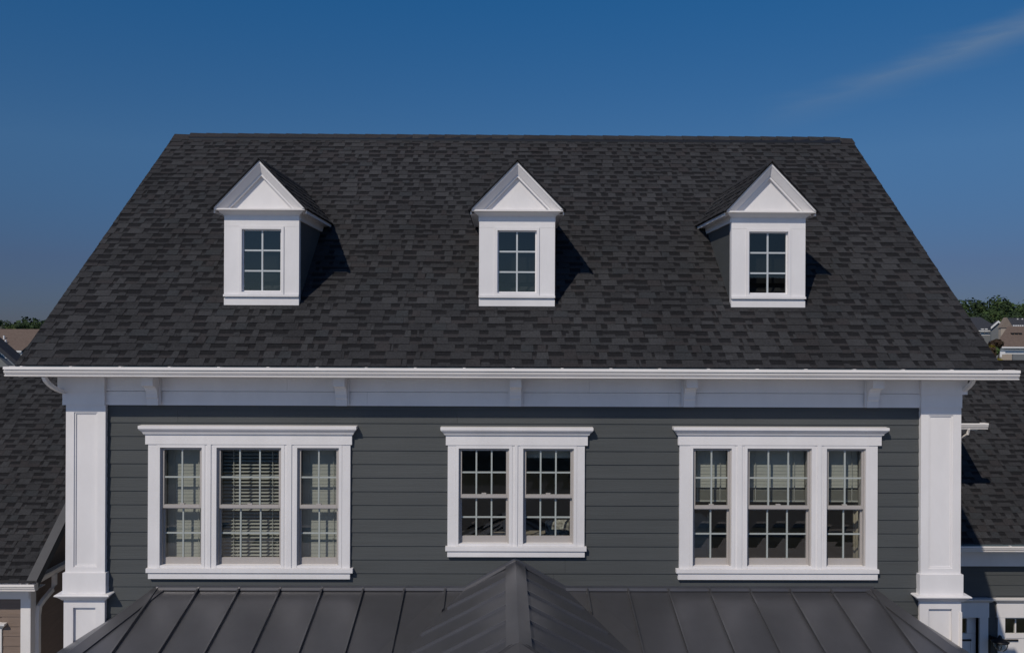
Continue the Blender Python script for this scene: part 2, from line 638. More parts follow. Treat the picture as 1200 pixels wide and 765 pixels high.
# wall sheathing with the window openings left free
wb = MB()
ZT = 6.36
xs = sorted({WX0, WX1, *[v for o in OPEN for v in o[:2]]})
zs = sorted({0.0, ZT, *[v for o in OPEN for v in o[2:]]})
for i in range(len(xs) - 1):
    for j in range(len(zs) - 1):
        mx, mz = (xs[i] + xs[i + 1]) / 2, (zs[j] + zs[j + 1]) / 2
        if any(o[0] < mx < o[1] and o[2] < mz < o[3] for o in OPEN):
            continue
        wb.box(xs[i], xs[i + 1], D + 0.012, D + 0.16, zs[j], zs[j + 1])
gy0, gy1 = D + 0.161, BY - 0.45
prof = [(gy0, 0), (gy1, 0), (gy1, roof_z(EY + (BY - gy1)) - .14), (RY, RZ - .14), (gy0, roof_z(gy0) - .14)]
wb.xprism(prof, WX0, WX0 + .15)
wb.xprism(prof, WX1 - .15, WX1)
wb.box(WX0 + .15, WX1 - .15, gy1 - .15, gy1, 0, 6.3)
wb.box(WX0 + .15, WX1 - .15, gy0, gy1 - .15, 6.05, 6.1)
wall = wb.build('wall', M['grey_siding'], house)

# lap siding, board by board
rng = random.Random(3)
ROW0, ROWH = 5.728, 0.1784
rows = [ROW0 + ROWH] + [ROW0 - ROWH * i for i in range(0, 19)]
for ri, zb in enumerate(rows):
    zt = min(zb + ROWH, 5.953)
    if zt - zb < 0.02:
        continue
    spans = [(WX0 + .02, WX1 - .02)]
    spans = [(-5.225, 5.47)]
    for (xa, xb, za, zt_) in WIN:
        if zb < zt_ and zt > za:
            ns = []
            for a, b in spans:
                if xb <= a or xa >= b:
                    ns.append((a, b))
                else:
                    if xa - a > 0.01:
                        ns.append((a, xa + 0.03))
                    if b - xb > 0.01:
                        ns.append((xb - 0.03, b))
            spans = ns
    for a, b in spans:
        cuts = [a]
        if b - a > 3.4:
            cuts.append(a + rng.uniform(0.8, 3.0))
            while b - cuts[-1] > 3.66:
                cuts.append(cuts[-1] + 3.66)
        cuts.append(b)
        for c0, c1 in zip(cuts, cuts[1:]):
            q = MB()
            y0, y1 = D - 0.011, D + 0.001
            q.hexa([(c0 + .001, y0, zb), (c1 - .001, y0, zb), (c1 - .001, D + .010, zb), (c0 + .001, D + .010, zb),
                    (c0 + .001, y1, zt + .004), (c1 - .001, y1, zt + .004), (c1 - .001, D + .010, zt + .004), (c0 + .001, D + .010, zt + .004)])
            q.build('siding_board', M['grey_siding'] if rng.random() < .6 else M['grey_siding_weathered'], wall)
    for (xa, xb, za, zt_) in WIN:                   # notched boards above and below a window
        for lo, hi in ((zb, za + .015), (zt_ - .015, zt)):
            if lo >= zb and hi <= zt + .001 and hi - lo > .018 and zb < zt_ and zt > za:
                f0, f1 = (lo - zb) / ROWH, (hi - zb) / ROWH
                ya, yb_ = D - .011 + .012 * f0, D - .011 + .012 * f1
                q = MB()
                q.hexa([(xa + .03, ya, lo), (xb - .03, ya, lo), (xb - .03, D + .010, lo), (xa + .03, D + .010, lo),
                        (xa + .03, yb_, hi), (xb - .03, yb_, hi), (xb - .03, D + .010, hi), (xa + .03, D + .010, hi)])
                q.build('siding_board', M['grey_siding'], wall)

# window joinery
ROOM_FLOOR = 3.0


def double_hung(parent, xa, xb, za, zb, cols, yf):
    """One double-hung unit inside its white frame."""
    t = 0.040
    fr = MB()
    fr.box(xa, xa + t, yf, D + .15, za, zb)
    fr.box(xb - t, xb, yf, D + .15, za, zb)
    fr.box(xa + t, xb - t, yf, D + .15, zb - t, zb)
    fr.box(xa + t, xb - t, yf + .004, D + .15, za, za + .03)
    fr.build('frame', M['white_paint'], parent)
    # inner stops
    st = MB()
    st.box(xa + t, xa + t + .018, yf + .03, D + .15, za + .03, zb - t)
    st.box(xb - t - .018, xb - t, yf + .03, D + .15, za + .03, zb - t)
    st.box(xa + t + .018, xb - t - .018, yf + .03, D + .15, zb - t - .012, zb - t)
    st.build('jamb_liner', M['sash_vinyl'], parent)
    x0, x1 = xa + t + .018, xb - t - .018
    z0, z1 = za + .03, zb - t - .012
    zm = z0 + (z1 - z0) * 0.505
    for up, (s0, s1, y) in enumerate(((z0, zm - .004, yf + .085), (zm - .03, z1, yf + .045))):
        rb = .085 if not up else .045
        rt = .045 if not up else .022
        sw = .022
        sash = MB()
        sash.box(x0, x0 + sw, y, y + .035, s0, s1)
        sash.box(x1 - sw, x1, y, y + .035, s0, s1)
        sash.box(x0 + sw, x1 - sw, y - .002, y + .035, s0, s0 + rb)
        sash.box(x0 + sw, x1 - sw, y - .002, y + .035, s1 - rt, s1)
        sash.build('sash', M['sash_vinyl'], parent)
        gx0, gx1, gz0, gz1 = x0 + sw, x1 - sw, s0 + rb, s1 - rt
        mw = .020
        cw = (gx1 - gx0 - mw * (cols - 1)) / cols
        ch = (gz1 - gz0 - mw) / 2
        for c in range(1, cols):
            mx = gx0 + c * cw + (c - 1) * mw
            box('muntin', M['grille_vinyl'], parent, mx, mx + mw, y + .008, y + .028, gz0, gz1)
        box('muntin', M['grille_vinyl'], parent, gx0, gx1, y + .0105, y + .0265, gz0 + ch, gz0 + ch + mw)
        tl = random.uniform(-.0015, .0015)
        for c in range(cols):
            for r in range(2):
                px0, pz0 = gx0 + c * (cw + mw), gz0 + r * (ch + mw)
                q = MB()
                q.poly([(px0, y + .018 + tl, pz0), (px0 + cw, y + .018 - tl, pz0), (px0 + cw, y + .018, pz0 + ch), (px0, y + .018, pz0 + ch)])
                q.build('pane', M['window_glass'], parent)
        if up:
            box('sash_lock', M['sash_vinyl'], parent, (x0 + x1) / 2 - .03, (x0 + x1) / 2 + .03, y + .005, y + .04, s0 + rb + .001, s0 + rb + .016)
    return x0, x1, z0, z1


UNITS = {}
for k, s in SPECS.items():
    xa, xb, za, zb = s['rect']
    win = part_empty('window', house, ((xa + xb) / 2, WD, za))
    # head board and crown
    hx0, hx1, hz0, hz1 = px_box(*s['head'])
    MB().box(hx0, hx1, WD - .010, D + .012, hz0, hz1).build('head_board', M['white_paint'], win)
    c0, c1, cz0, cz1 = px_box(*s['cornice'], d=WD - .1)
    h = cz1 - cz0
    ex = (c1 - c0 - (hx1 - hx0)) / 2
    MB().stack(hx0, hx1, D + .012, WD - .011, [(hz1 + .001, .004), (hz1 + .014, .004), (hz1 + .016, .018), (hz1 + h * .35, .030), (hz1 + h * .62, .062), (hz1 + h * .68, ex - .012), (hz1 + h * .70, ex), (hz1 + h, ex)]).build('crown_moulding', M['white_paint'], win)
    sx0, sx1, sz0, sz1 = px_box(*s['sill'], d=WD - .05)
    MB().box(sx0, sx1, WD - .036, D + .14, sz0, sz1).build('sill', M['white_paint'], win)
    ax0, ax1, az0, az1 = px_box(*s['apron'])
    MB().box(ax0, ax1, WD - .018, D + .012, az0, az1 + .004).build('apron', M['white_paint'], win)
    # casings and mullions
    edges = [s['cas'][0]] + [v for u in s['units'] for v in u[:2]] + [s['cas'][1]]
    for q in range(0, len(edges), 2):
        m0, m1 = X(edges[q], WD, 590), X(edges[q + 1], WD, 590)
        nm = 'casing' if q in (0, len(edges) - 2) else 'mullion'
        b_ = MB().box(m0, m1, WD, D + .05, sz1 + .001, hz0 - .001)
        if nm == 'mullion':
            b_.box(m0 + .03, m1 - .03, WD - .010, WD - .0005, sz1 + .001, hz0 - .001)
            b_.box(m0, m1, D + .05, D + .15, sz1 + .001, hz0 - .001)
        b_.build(nm, M['white_paint'], win)
    UNITS[k] = []
    for (u0, u1, cols) in s['units']:
        UNITS[k].append(double_hung(win, X(u0, WD, 590) + .001, X(u1, WD, 590) - .001, sz1 + .002, hz0 - .002, cols, WD - .004))
    # the room behind
    r = MB()
    rx0, rx1 = xa - .5, xb + .5
    ry0, ry1, rz0, rz1 = D + .162, D + 3.4, ROOM_FLOOR, 5.95
    r.poly([(rx0, ry0, rz0), (rx1, ry0, rz0), (rx1, ry1, rz0), (rx0, ry1, rz0)], 1)
    r.poly([(rx0, ry0, rz1), (rx1, ry0, rz1), (rx1, ry1, rz1), (rx0, ry1, rz1)], 0)
    r.poly([(rx0, ry1, rz0), (rx1, ry1, rz0), (rx1, ry1, rz1), (rx0, ry1, rz1)], 0)
    r.poly([(rx0, ry0, rz0), (rx0, ry1, rz0), (rx0, ry1, rz1), (rx0, ry0, rz1)], 0)
    r.poly([(rx1, ry0, rz0), (rx1, ry1, rz0), (rx1, ry1, rz1), (rx1, ry0, rz1)], 0)
    r.build('interior_room', [M['room_wall'], M['room_floor']], house)

# frieze in two steps
fx0, fx1 = X(123, DP, 460) + .002, X(1079, DP, 460) - .002
FZ0, FZ1, FZ2 = Z(476, D - .05), Z(460, D - .06), 6.36
for q0, q1 in ((fx0, X(431, D, 466) - .0015), (X(431, D, 466), X(783, D, 466) - .0015), (X(783, D, 466), fx1)):
    MB().box(q0, q1, D - .050, D + .011, FZ0, FZ1 - .001).build('frieze_board', M['white_paint'], house)
MB().box(fx0, fx1, D - .038, D + .0105, FZ1 - .0005, FZ1 + .0075).build('frieze_joint', M['white_paint'], house)
for q0, q1 in ((fx0, X(338, D, 450) - .0015), (X(338, D, 450), X(690, D, 450) - .0015), (X(690, D, 450), fx1)):
    MB().box(q0, q1, D - .068, D + .011, FZ1 + .008, FZ2).build('frieze_board', M['white_paint'], house)

# corbels
cor_top = 6.345
for px in (183, 402, 604, 805.5, 1018.5):
    bx = X(px, D, 460)
    hw = .073
    zb_, zt_ = FZ0 + .004, cor_top
    yb = D - .076
    pr = [(yb, zb_), (yb - .035, zb_), (yb - .045, zb_ + .085), (yb - .062, zb_ + .10)]
    for t in range(1, 6):
        a = t / 5 * math.pi / 2
        pr.append((yb - .062 - .115 * (1 - math.cos(a)), zb_ + .10 + .155 * math.sin(a)))
    pr += [(yb - .215, zb_ + .265), (yb - .215, zt_), (yb, zt_)]
    b_ = part_empty('corbel', house, (bx, yb, zb_))
    MB().xprism(pr, bx - hw, bx + hw).build('scroll', M['white_paint'], b_)
    MB().box(bx - hw - .022, bx + hw + .022, yb - .012, yb - .0005, zb_ + .002, zt_ - .002).build('back_plate', M['white_paint'], b_)

# corner pilasters
for (a, b, side) in ((77, 123.3, -1), (1079, 1126, 1)):
    x0, x1 = X(a, DP, 580), X(b, DP, 580)
    pil = MB().box(x0 + .004, x1 - .004, DP + .022, D + .012, 0, FZ0 + .02).build('pilaster', M['white_paint'], house)
    ret = MB().box(x0 + .004 if side < 0 else x1 - .054, x0 + .054 if side < 0 else x1 - .004, D + .0125, D + .5, 0, FZ0 + .02)
    ret.build('corner_return', M['white_paint'], pil)
    sw = .105
    zt_, zb_ = FZ0 + .001, Z(672, DP)
    pt, pb = Z(484.5, DP), Z(665, DP)
    for (p0, p1, q0, q1) in ((x0, x0 + sw, zb_, zt_), (x1 - sw, x1, zb_, zt_), (x0 + sw, x1 - sw, pt, zt_), (x0 + sw, x1 - sw, zb_, pb)):
        MB().box(p0, p1, DP - .002, DP + .0215, q0, q1).build('frame_board', M['white_paint'], pil)
    mo = MB()
    for (p0, p1, q0, q1) in ((x0 + sw, x0 + sw + .02, pb, pt), (x1 - sw - .02, x1 - sw, pb, pt), (x0 + sw + .02, x1 - sw - .02, pb, pb + .02), (x0 + sw + .02, x1 - sw - .02, pt - .02, pt)):
        mo.box(p0, p1, DP + .010, DP + .0215, q0, q1)
    mo.build('panel_moulding', M['white_paint'], pil)
    bz1, bz0 = Z(672, DP - .03), Z(697, DP - .03)
    MB().box(x0 - .022, x1 + .022, DP - .03, D + .013, bz0, bz1 - .0005).build('base_block', M['white_paint'], pil)
    lz0, lz1 = Z(704.5, DP - .06), Z(697.3, DP - .08)
    MB().stack(x0 - .022, x1 + .022, D + .014, DP - .03, [(lz0, .004), (lz0 + .02, .02), (lz0 + .045, .045), (lz1 - .022, .068), (lz1 - .02, .075), (lz1 - .008, .075), (lz1, .06)]).build('ledge_moulding', M['white_paint'], pil)
    # pedestal
    px0, px1 = x0 - .014, x1 + .004
    pt2, sw2 = Z(712, DP), .12
    zt2 = lz0 - .001
    for (p0, p1, q0, q1) in ((px0, px0 + sw2, 0, zt2), (px1 - sw2, px1, 0, zt2), (px0 + sw2, px1 - sw2, pt2, zt2), (px0 + sw2, px1 - sw2, 0, .3)):
        MB().box(p0, p1, DP - .012, DP + .0212, q0, q1).build('frame_board', M['white_paint'], pil)
    # capital blocks in line with the frieze
    kx0, kx1 = (X(73.3, DP - .02, 466), X(122.6, DP - .02, 466)) if side < 0 else (X(1079.6, DP - .02, 466), X(1127.5, DP - .02, 466))
    MB().box(kx0, kx1, DP - .025, D + .0115, FZ0 + .002, FZ1 - .001).build('capital_block', M['white_paint'], pil)
    kx0, kx1 = (X(67.5, DP - .05, 450), X(122.6, DP - .05, 450)) if side < 0 else (X(1079.6, DP - .05, 450), X(1133.8, DP - .05, 450))
    MB().box(kx0, kx1, DP - .055, D + .0115, FZ1, FZ2 - .002).build('capital_block', M['white_paint'], pil)

# eave: fascia, soffit, drip edge
EX0, EX1 = RX0 + .02, RX1 - .02
FY = EY + .02
MB().box(EX0, EX1, FY, FY + .02, 6.34, roof_z(FY) - .03).build('fascia', M['white_paint'], house)
MB().box(EX0, EX1, FY + .021, D + .10, 6.362, 6.375).build('soffit', M['white_paint'], house)

# roof
dk = .11
cosr = 1 / math.sqrt(1 + PITCH ** 2)
tv = dk / cosr
roof = MB()
low = .012
roof.xprism([(EY + .01, roof_z(EY + .01) - low), (RY, RZ - low), (BY, EZ - low), (BY, EZ - low - tv), (RY, RZ - low - tv), (FY + .025, roof_z(FY + .025) - low - tv * .55)], RX0 + .012, RX1 - .012)
roof.v = [((RT0 + .012 if x < 0 else RT1 - .012) if abs(y - RY) < .3 else x, y, z) for x, y, z in roof.v]
roof = roof.build('roof', M['dark_underlay'], house)
MB().box(RX0, RX1, EY - .012, EY + .012, EZ - .052, EZ - .003).build('drip_edge', M['drip_edge'], roof)
for s0, s1 in ((RX0 - .004, RT0 - .004), (RX1 - .010, RT1 - .010)):
    q = MB()
    for (ya, yb, za, zb, xa, xb) in ((EY, RY, EZ, RZ, s0, s1), (RY, BY, RZ, EZ, s1, s0)):
        q.prism([(xa, ya, za - .002), (xb, yb, zb - .002), (xb, yb, zb - .06), (xa, ya, za - .06)], (.014, 0, 0))
    q.build('rake_edge', M['black_iron'], roof)
for sx in (RT0 + .02, RX1 - .045):
    q = MB()
    ys_ = EY + (6.375 + .34 - EZ) / PITCH
    for (ya, yb, za, zb) in ((ys_, RY, roof_z(ys_), RZ), (RY, 2 * RY - ys_, RZ, roof_z(ys_))):
        q.prism([(sx, ya, za - .165), (sx, yb, zb - .165), (sx, yb, zb - .34), (sx, ya, za - .34)], (.025, 0, 0))
    q.build('rake_board', M['white_paint'], roof)
shingle_slope(roof, rake_left, rake_right, EY - .02, EZ - .02 * PITCH, PITCH, RY - .02, lambda a, b, i: True, 21, 286)
# ridge vent and cap shingles
vx0, vx1 = X(225, RY, 160), X(982, RY, 160)
ventp = [(RY - .15, RZ - .122), (RY - .155, RZ - .122), (RY - .155, RZ - .092), (RY, RZ + .028), (RY + .155, RZ - .092), (RY + .155, RZ - .122), (RY + .15, RZ - .122), (RY, RZ - .01)]
MB().xprism(ventp, vx0, vx1).build('ridge_vent', M['black_iron'], roof)
x = RT0
while x < RT1 - .02:
    e = min(x + .29, RT1)
    lift = .030 if vx0 - .05 < x and e < vx1 + .1 else .008
    q = MB()
    HWC = .112 if lift > .02 else .145
    h0, h1 = lift + .012, lift + .002
    k = random.choice((1, 1, 2, 3, 3))
    sg = 0.022 * math.sin((x + 3) * 0.9) if lift > .02 else 0
    for s in (-1, 1):
        p = [(x, RY, RZ + h0), (e + .02, RY, RZ + h1), (e + .02, RY + s * HWC, RZ - HWC * PITCH + h1 - sg * .3), (x, RY + s * HWC, RZ - HWC * PITCH + h0 - sg * .3)]
        q.poly(p)
        q.poly([(x, RY, RZ + h0), (x, RY + s * HWC, RZ - HWC * PITCH + h0), (x, RY + s * HWC, RZ - HWC * PITCH + h0 - .014), (x, RY, RZ + h0 - .014)])
        q.poly([p[2], p[3], (p[3][0], p[3][1], p[3][2] - .013), (p[2][0], p[2][1], p[2][2] - .013)])
    q.build('ridge_cap', SH[k], roof)
    x = e


# gutters: ogee profile run along x, open on top
def gutter(parent, x0, x1, yb, zt, s=1.0, hangers=True, offs=.3, step=.61, name='gutter'):
    P = [(0, -.125), (-.088, -.125), (-.102, -.118), (-.104, -.103), (-.084, -.101), (-.084, -.089), (-.106, -.086), (-.119, -.062), (-.119, -.052), (-.098, -.049), (-.098, -.037), (-.131, -.035), (-.129, 0), (-.116, 0)]
    I = [(-.118, -.004), (-.120, -.028), (-.090, -.038), (-.076, -.095), (-.074, -.118), (-.004, -.118), (-.004, 0), (0, 0)]
    q = MB()
    prof = [(yb + y * s, zt + z * s) for y, z in P + I]
    i = len(q.v)
    n = len(prof)
    q.v += [(x0, y, z) for y, z in prof] + [(x1, y, z) for y, z in prof]
    for k in range(n):
        j = (k + 1) % n
        q.f.append((k, j, j + n, k + n))
        q.m.append(0)
    gt = q.build(name, M['white_gutter'], parent)
    solid = [(yb + y * s, zt + z * s) for y, z in P] + [(yb, zt)]
    for xa in (x0 - .0025, x1 + .0005):
        MB().xprism(solid, xa, xa + .002).build('end_cap', M['white_gutter'], gt)
    if hangers:
        x = x0 + offs
        while x < x1 - .1:
            h_ = MB()
            h_.box(x - .011, x + .011, yb - .118 * s, yb - .002, zt - .006, zt - .002)
            h_.box(x - .016, x + .016, yb - .126 * s, yb - .09 * s, zt + .0005, zt + .007)
            h_.build('hanger', M['white_gutter'], gt)
            x += step
    return gt


GX0, GX1 = X(5.2, 10.62, 432), X(1194.2, 10.62, 436)
main_gutter = gutter(house, GX0, GX1, FY - .001, 6.475, 1.0, True, .22, .612)


def downspout_elbow(parent, pts, r=.038, n=4):
    return MB().tube(pts, r, n).build('downspout', M['white_gutter'], parent)


# curved outlets at both ends of the main gutter
xe = X(54, 10.7, 445)
pts = []
for t in range(0, 8):
    a = t / 7
    pts.append((xe - .01 + .11 * a ** 2.0, FY - .05 + .52 * a ** 1.4, 6.352 - .26 * math.sin(a * 1.35)))
pts.append((WX0 - .045, D + .33, 5.9))
pts.append((WX0 - .045, D + .36, 5.5))
pts.append((WX0 - .045, D + .36, 0.2))
downspout_elbow(house, pts, .032)
xe = X(1150, 10.7, 445)
pts = []
for t in range(0, 8):
    a = t / 7
    pts.append((xe - .03 - .09 * a ** 2.0, FY + .10 + .52 * a ** 1.4, 6.352 - .26 * math.sin(a * 1.35)))
pts.append((WX1 + .06, D + .60, 5.9))
pts.append((WX1 + .06, D + .62, 5.5))
pts.append((WX1 + .06, D + .62, 0.2))
downspout_elbow(house, pts, .03)
# slim white downpipe just right of the right pilaster's foot
dx = X(1124.6, DP, 740)
MB().box(dx - .012, dx + .016, DP - .03, DP + .06, .1, Z(716, DP, 1124)).build('downpipe', M['white_gutter'], house)


# ------------------------------------------------------------------ dormers
def zroof_y(z):
    return EY + (z - EZ) / PITCH


def dormer(pxl, pxr):
    yd = 11.63
    x0, x1 = X(pxl, yd, 300), X(pxr, yd, 300)
    xc, hw = (x0 + x1) / 2, (x1 - x0) / 2
    zb, ze, za = roof_z(11.63) + .010, 8.585, 9.23
    zc = 8.50                      # top of front board under the cornice
    yo = yd - .13                  # overhang face
    ho = hw + .105
    sl = (za - ze) / ho
    d = part_empty('dormer', house, (xc, yd, zb))
    # cheeks
    for s in (-1, 1):
        xw = xc + s * (hw - .012)
        yb = zroof_y(zc)
        q = MB()
        q.prism([(xw, yd + .03, zb - .02), (xw, yd + .03, zc + .05), (xw, zroof_y(zc + .05) + .1, zc + .05), (xw, zroof_y(zb - .02) + .1, zb - .02)], (-s * .03, 0, 0))
        q.build('cheek_wall', M['grey_siding'], d)
        # white corner edge of the cheek
        xq = xc + s * (hw - .010)
        MB().box(min(xq, xq + s * .008), max(xq, xq + s * .008), yd + .031, yd + .10, zb, zc).build('corner_board', M['white_paint'], d)
        # white frieze under the side eave
        q = MB()
        yb2 = zroof_y(8.42) + .1
        q.box(min(xw + s * .001, xw + s * .022), max(xw + s * .001, xw + s * .022), yd + .03, yb2, 8.44, 8.565)
        q.build('side_frieze', M['white_paint'], d)
    # front boards round the window
    wx0, wx1 = xc - .305, xc + .305
    wz0, wz1 = Z(343.8, yd), Z(267, yd)
    head_z = wz1 + .002
    sill_z0, sill_z1 = Z(350.5, yd), Z(346.3, yd)
    for nm, a in (('side_board', (x0, wx0 - .001, yd, yd + .03, sill_z1, head_z - .0015)), ('side_board', (wx1 + .001, x1, yd, yd + .03, sill_z1, head_z - .0015)),
                  ('head_board', (x0, x1, yd, yd + .03, head_z, zc)), ('skirt_board', (x0, x1, yd, yd + .03, zb, sill_z0 - .001))):
        MB().box(*a).build(nm, M['white_paint'], d)
    MB().box(x0 + .012, x1 - .012, yd + .012, yd + .03, sill_z0 - .001, sill_z0 + .018).build('shadow_gap', M['white_paint'], d)
    MB().box(x0 - .003, x1 + .003, yd - .028, yd + .03, sill_z0 + .018, sill_z1 - .0005).build('sill', M['white_paint'], d)
    # window
    t = .036
    fr = MB()
    fz0 = sill_z1 + .0005
    fr.box(wx0, wx0 + t, yd - .012, yd + .07, fz0, wz1)
    fr.box(wx1 - t, wx1, yd - .012, yd + .07, fz0, wz1)
    fr.box(wx0 + t, wx1 - t, yd - .012, yd + .07, wz1 - t, wz1)
    fr.box(wx0 + t, wx1 - t, yd - .012, yd + .07, fz0, fz0 + t)
    fr.build('window_frame', M['white_paint'], d)
    s0 = .018
    a0, a1, b0, b1 = wx0 + t, wx1 - t, fz0 + t, wz1 - t
    sh = MB()
    sh.box(a0, a0 + s0, yd + .03, yd + .06, b0, b1)
    sh.box(a1 - s0, a1, yd + .03, yd + .06, b0, b1)
    sh.box(a0 + s0, a1 - s0, yd + .03, yd + .06, b1 - s0, b1)
    sh.box(a0 + s0, a1 - s0, yd + .03, yd + .06, b0, b0 + s0)
    sh.build('sash', M['white_paint'], d)
    a0, a1, b0, b1 = a0 + s0, a1 - s0, b0 + s0, b1 - s0
    mw = .022
    cw, ch = (a1 - a0 - mw) / 2, (b1 - b0 - 2 * mw) / 3
    box('muntin', M['dormer_grille'], d, a0 + cw, a0 + cw + mw, yd + .036, yd + .056, b0, b1)
    for r in (1, 2):
        zz = b0 + r * ch + (r - 1) * mw
        box('muntin', M['dormer_grille'], d, a0, a1, yd + .038, yd + .054, zz, zz + mw)
    for c in range(2):
        for r in range(3):
            q = MB()
            p0, p1 = a0 + c * (cw + mw), b0 + r * (ch + mw)
            q.poly([(p0, yd + .046, p1), (p0 + cw, yd + .046, p1), (p0 + cw, yd + .046, p1 + ch), (p0, yd + .046, p1 + ch)])
            q.build('pane', M['dormer_glass'], d)
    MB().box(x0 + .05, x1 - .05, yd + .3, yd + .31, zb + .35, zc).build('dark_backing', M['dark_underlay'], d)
    # pediment: cornice, tympanum, raking cornices
    MB().stack(x0, x1, yd + .03, yd, [(zc + .001, .006), (zc + .012, .012), (zc + .035, .045), (zc + .06, .075), (ze - .022, .082)]).build('cornice', M['white_paint'], d)
    MB().box(xc - ho + .004, xc + ho - .004, yo + .012, yd + .03, ze - .0215, ze).build('cornice_cap', M['white_gutter'], d)
    ty = yd + .005
    MB().prism([(xc - ho + .10, ty, ze + .0005), (xc + ho - .10, ty, ze + .0005), (xc, ty, za - .10 * sl)], (0, .03, 0)).build('gable_panel', M['white_paint'], d)
    tops = 0.018
    for s in (-1, 1):
        # raking cornice built in three bands, stepping back from the roof edge to the panel
        def P(k):
            z_ap = za - k * 1.42
            hb = ho - k * 1.42 / sl
            return (xc + s * hb, ze + .001), (xc, z_ap)
        for (k0, k1, y0_, y1_, yb0, yb1) in ((0.0, .026, yo, yo, yo + .05, yo + .05), (.026, .108, yo + .008, yo + .080, yo + .085, yo + .085), (.108, .135, yo + .088, yo + .088, yd + .004, yd + .004)):
            (ax, az), (bx_, bz) = P(k0)
            (cx_, cz), (dx_, dz) = P(k1)
            MB().hexa([(ax, y0_, az), (bx_, y0_, bz), (bx_, yb0, bz), (ax, yb0, az), (cx_, y1_, cz), (dx_, y1_, dz), (dx_, yb1, dz), (cx_, yb1, cz)]).build('raking_moulding', M['white_paint'], d)
        # roof slope deck
        L = math.hypot(ho + .02, (ho + .02) * sl)
        ye = zroof_y(ze) + .15
        yr = zroof_y(za) + .12
        nx, nz = s * sl / math.hypot(1, sl), 1 / math.hypot(1, sl)
        A = Vector((xc + s * (ho + .022), yo - .02, ze - .022 * sl))
        B = Vector((xc, yo - .02, za))
        C = Vector((xc, yr, za))
        E_ = Vector((xc + s * (ho + .022), ye, ze - .022 * sl))
        N = Vector((nx, 0, nz))
        q = MB()
        q.prism([A + N * .001, B + N * .001, C + N * .001, E_ + N * .001], N * .014)
        deck = q.build('roof_slope', M['dark_underlay'], d)
        # soffit of the side eave
        MB().box(xc + s * (hw + .008), xc + s * (ho + .0), yd + .031, ye - .2, ze - .05, ze - .036).build('eave_soffit', M['white_paint'], d)
        MB().box(xc + s * (ho - .002), xc + s * (ho + .014), yo + .06, ye - .06, ze - .06, ze - .016).build('eave_fascia', M['white_paint'], d)
        # shingles
        rg = random.Random(int(pxl) + s)
        sm = MB()
        up = (B - A).normalized()
        nn = int(L / EXP) + 1
        for i in range(nn):
            v = i * EXP
            if v > L - .03:
                break
            zz = A.z + v * up.z
            yend = zroof_y(zz) + .12

            def tx(u, v_, w, A=A, up=up, N=N):
                v_ = min(v_, L)
                return tuple(A + Vector((0, 1, 0)) * u + up * v_ + N * (w + .0152))
            u = -rg.uniform(0, .9)
            while u < yend - A.y:
                a_, b_ = max(0, u), min(u + 1.0, yend - A.y)
                if b_ - a_ > .03:
                    strip_mesh(sm, b_ - a_, rg, a_, v, tx)
                u += 1.0
        o = sm.build('shingle_courses', SH, d)
        o['kind'] = 'stuff'
        # step flashing line along the cheek
    cap = MB()
    for s in (-1, 1):
        N = Vector((s * sl / math.hypot(1, sl), 0, 1 / math.hypot(1, sl)))
        dn = Vector((s * 1.0, 0, -sl)).normalized()
        B0, B1 = Vector((xc, yo - .024, za + .040)), Vector((xc, zroof_y(za) + .1, za + .040))
        cap.poly([B0, B1, B1 + dn * .12, B0 + dn * .12])
        cap.poly([B0, B0 + dn * .12, B0 + dn * .12 - N * .012, B0 - Vector((0, 0, .016))])
    cap.build('ridge_cap', M['shingle_charcoal'], d)
    # metal apron at the foot
    ya_ = yd - .05
    MB().xprism([(ya_, roof_z(ya_) + .014), (yd - .001, roof_z(yd) + .0145), (yd - .001, roof_z(yd) - .02), (ya_, roof_z(ya_) - .02)], x0 - .02, x1 + .02).build('apron_flashing', M['shingle_base'], d)
    return d


dormer(262.6, 350.4)
dormer(561.4, 650.3)
dormer(857.2, 943.8)

# ------------------------------------------------------------------ metal porch roof
ZTOP, SL = 3.548, 0.268
HX, HZ, HSL = 0.147, 3.885, 0.51
YF, YH = 8.55, 8.27
HK = 0.346
HPX0, HPX1 = -4.55, 4.86


def zf(y):
    return ZTOP - SL * (D - y)


def clip(poly, a, b, c):
    """Keep a*x + b*y + c >= 0."""
    out = []
    for i, p in enumerate(poly):
        q = poly[(i + 1) % len(poly)]
        fp, fq = a * p[0] + b * p[1] + c, a * q[0] + b * q[1] + c
        if fp >= 0:
            out.append(p)
        if fp * fq < 0:
            t = fp / (fp - fq)
            out.append((p[0] + t * (q[0] - p[0]), p[1] + t * (q[1] - p[1])))
    return out


porch = MB().box(HPX0 - HK * (D - YF) + .05, HPX1 + HK * (D - YF) - .05, YF + .05, D - .02, zf(YF) - .26, zf(YF) - .02).build('porch_roof', M['white_paint'], house)
VW0 = (HZ - ZTOP) / HSL                   # valley half width at the wall
VK = SL / HSL                             # growth per metre towards the street
yw = D - .013


def slope_poly(xa, xb, side):
    p = [(xa, YF), (xb, YF), (xb, yw), (xa, yw)]
    if side < 0:
        p = clip(p, 1, -HK, -(HPX0 - HK * D))             # right of the hip
        p = clip(p, -1, VK, HX - VW0 - VK * D)            # left of the valley
    else:
        p = clip(p, -1, -HK, HPX1 + HK * D)
        p = clip(p, 1, VK, -(HX + VW0) - VK * D)
    return p


seam_l = [X(v, D, 690) for v in (180.5 - 48 * 2, 180.5 - 48, 185, 233.3, 281, 329, 378, 426, 474, 522, 570)]
seam_r = [X(v, D, 690) for v in (640, 688, 735.5, 782.7, 830.7, 877.7, 924.5, 972.3, 1020, 1067, 1115)]


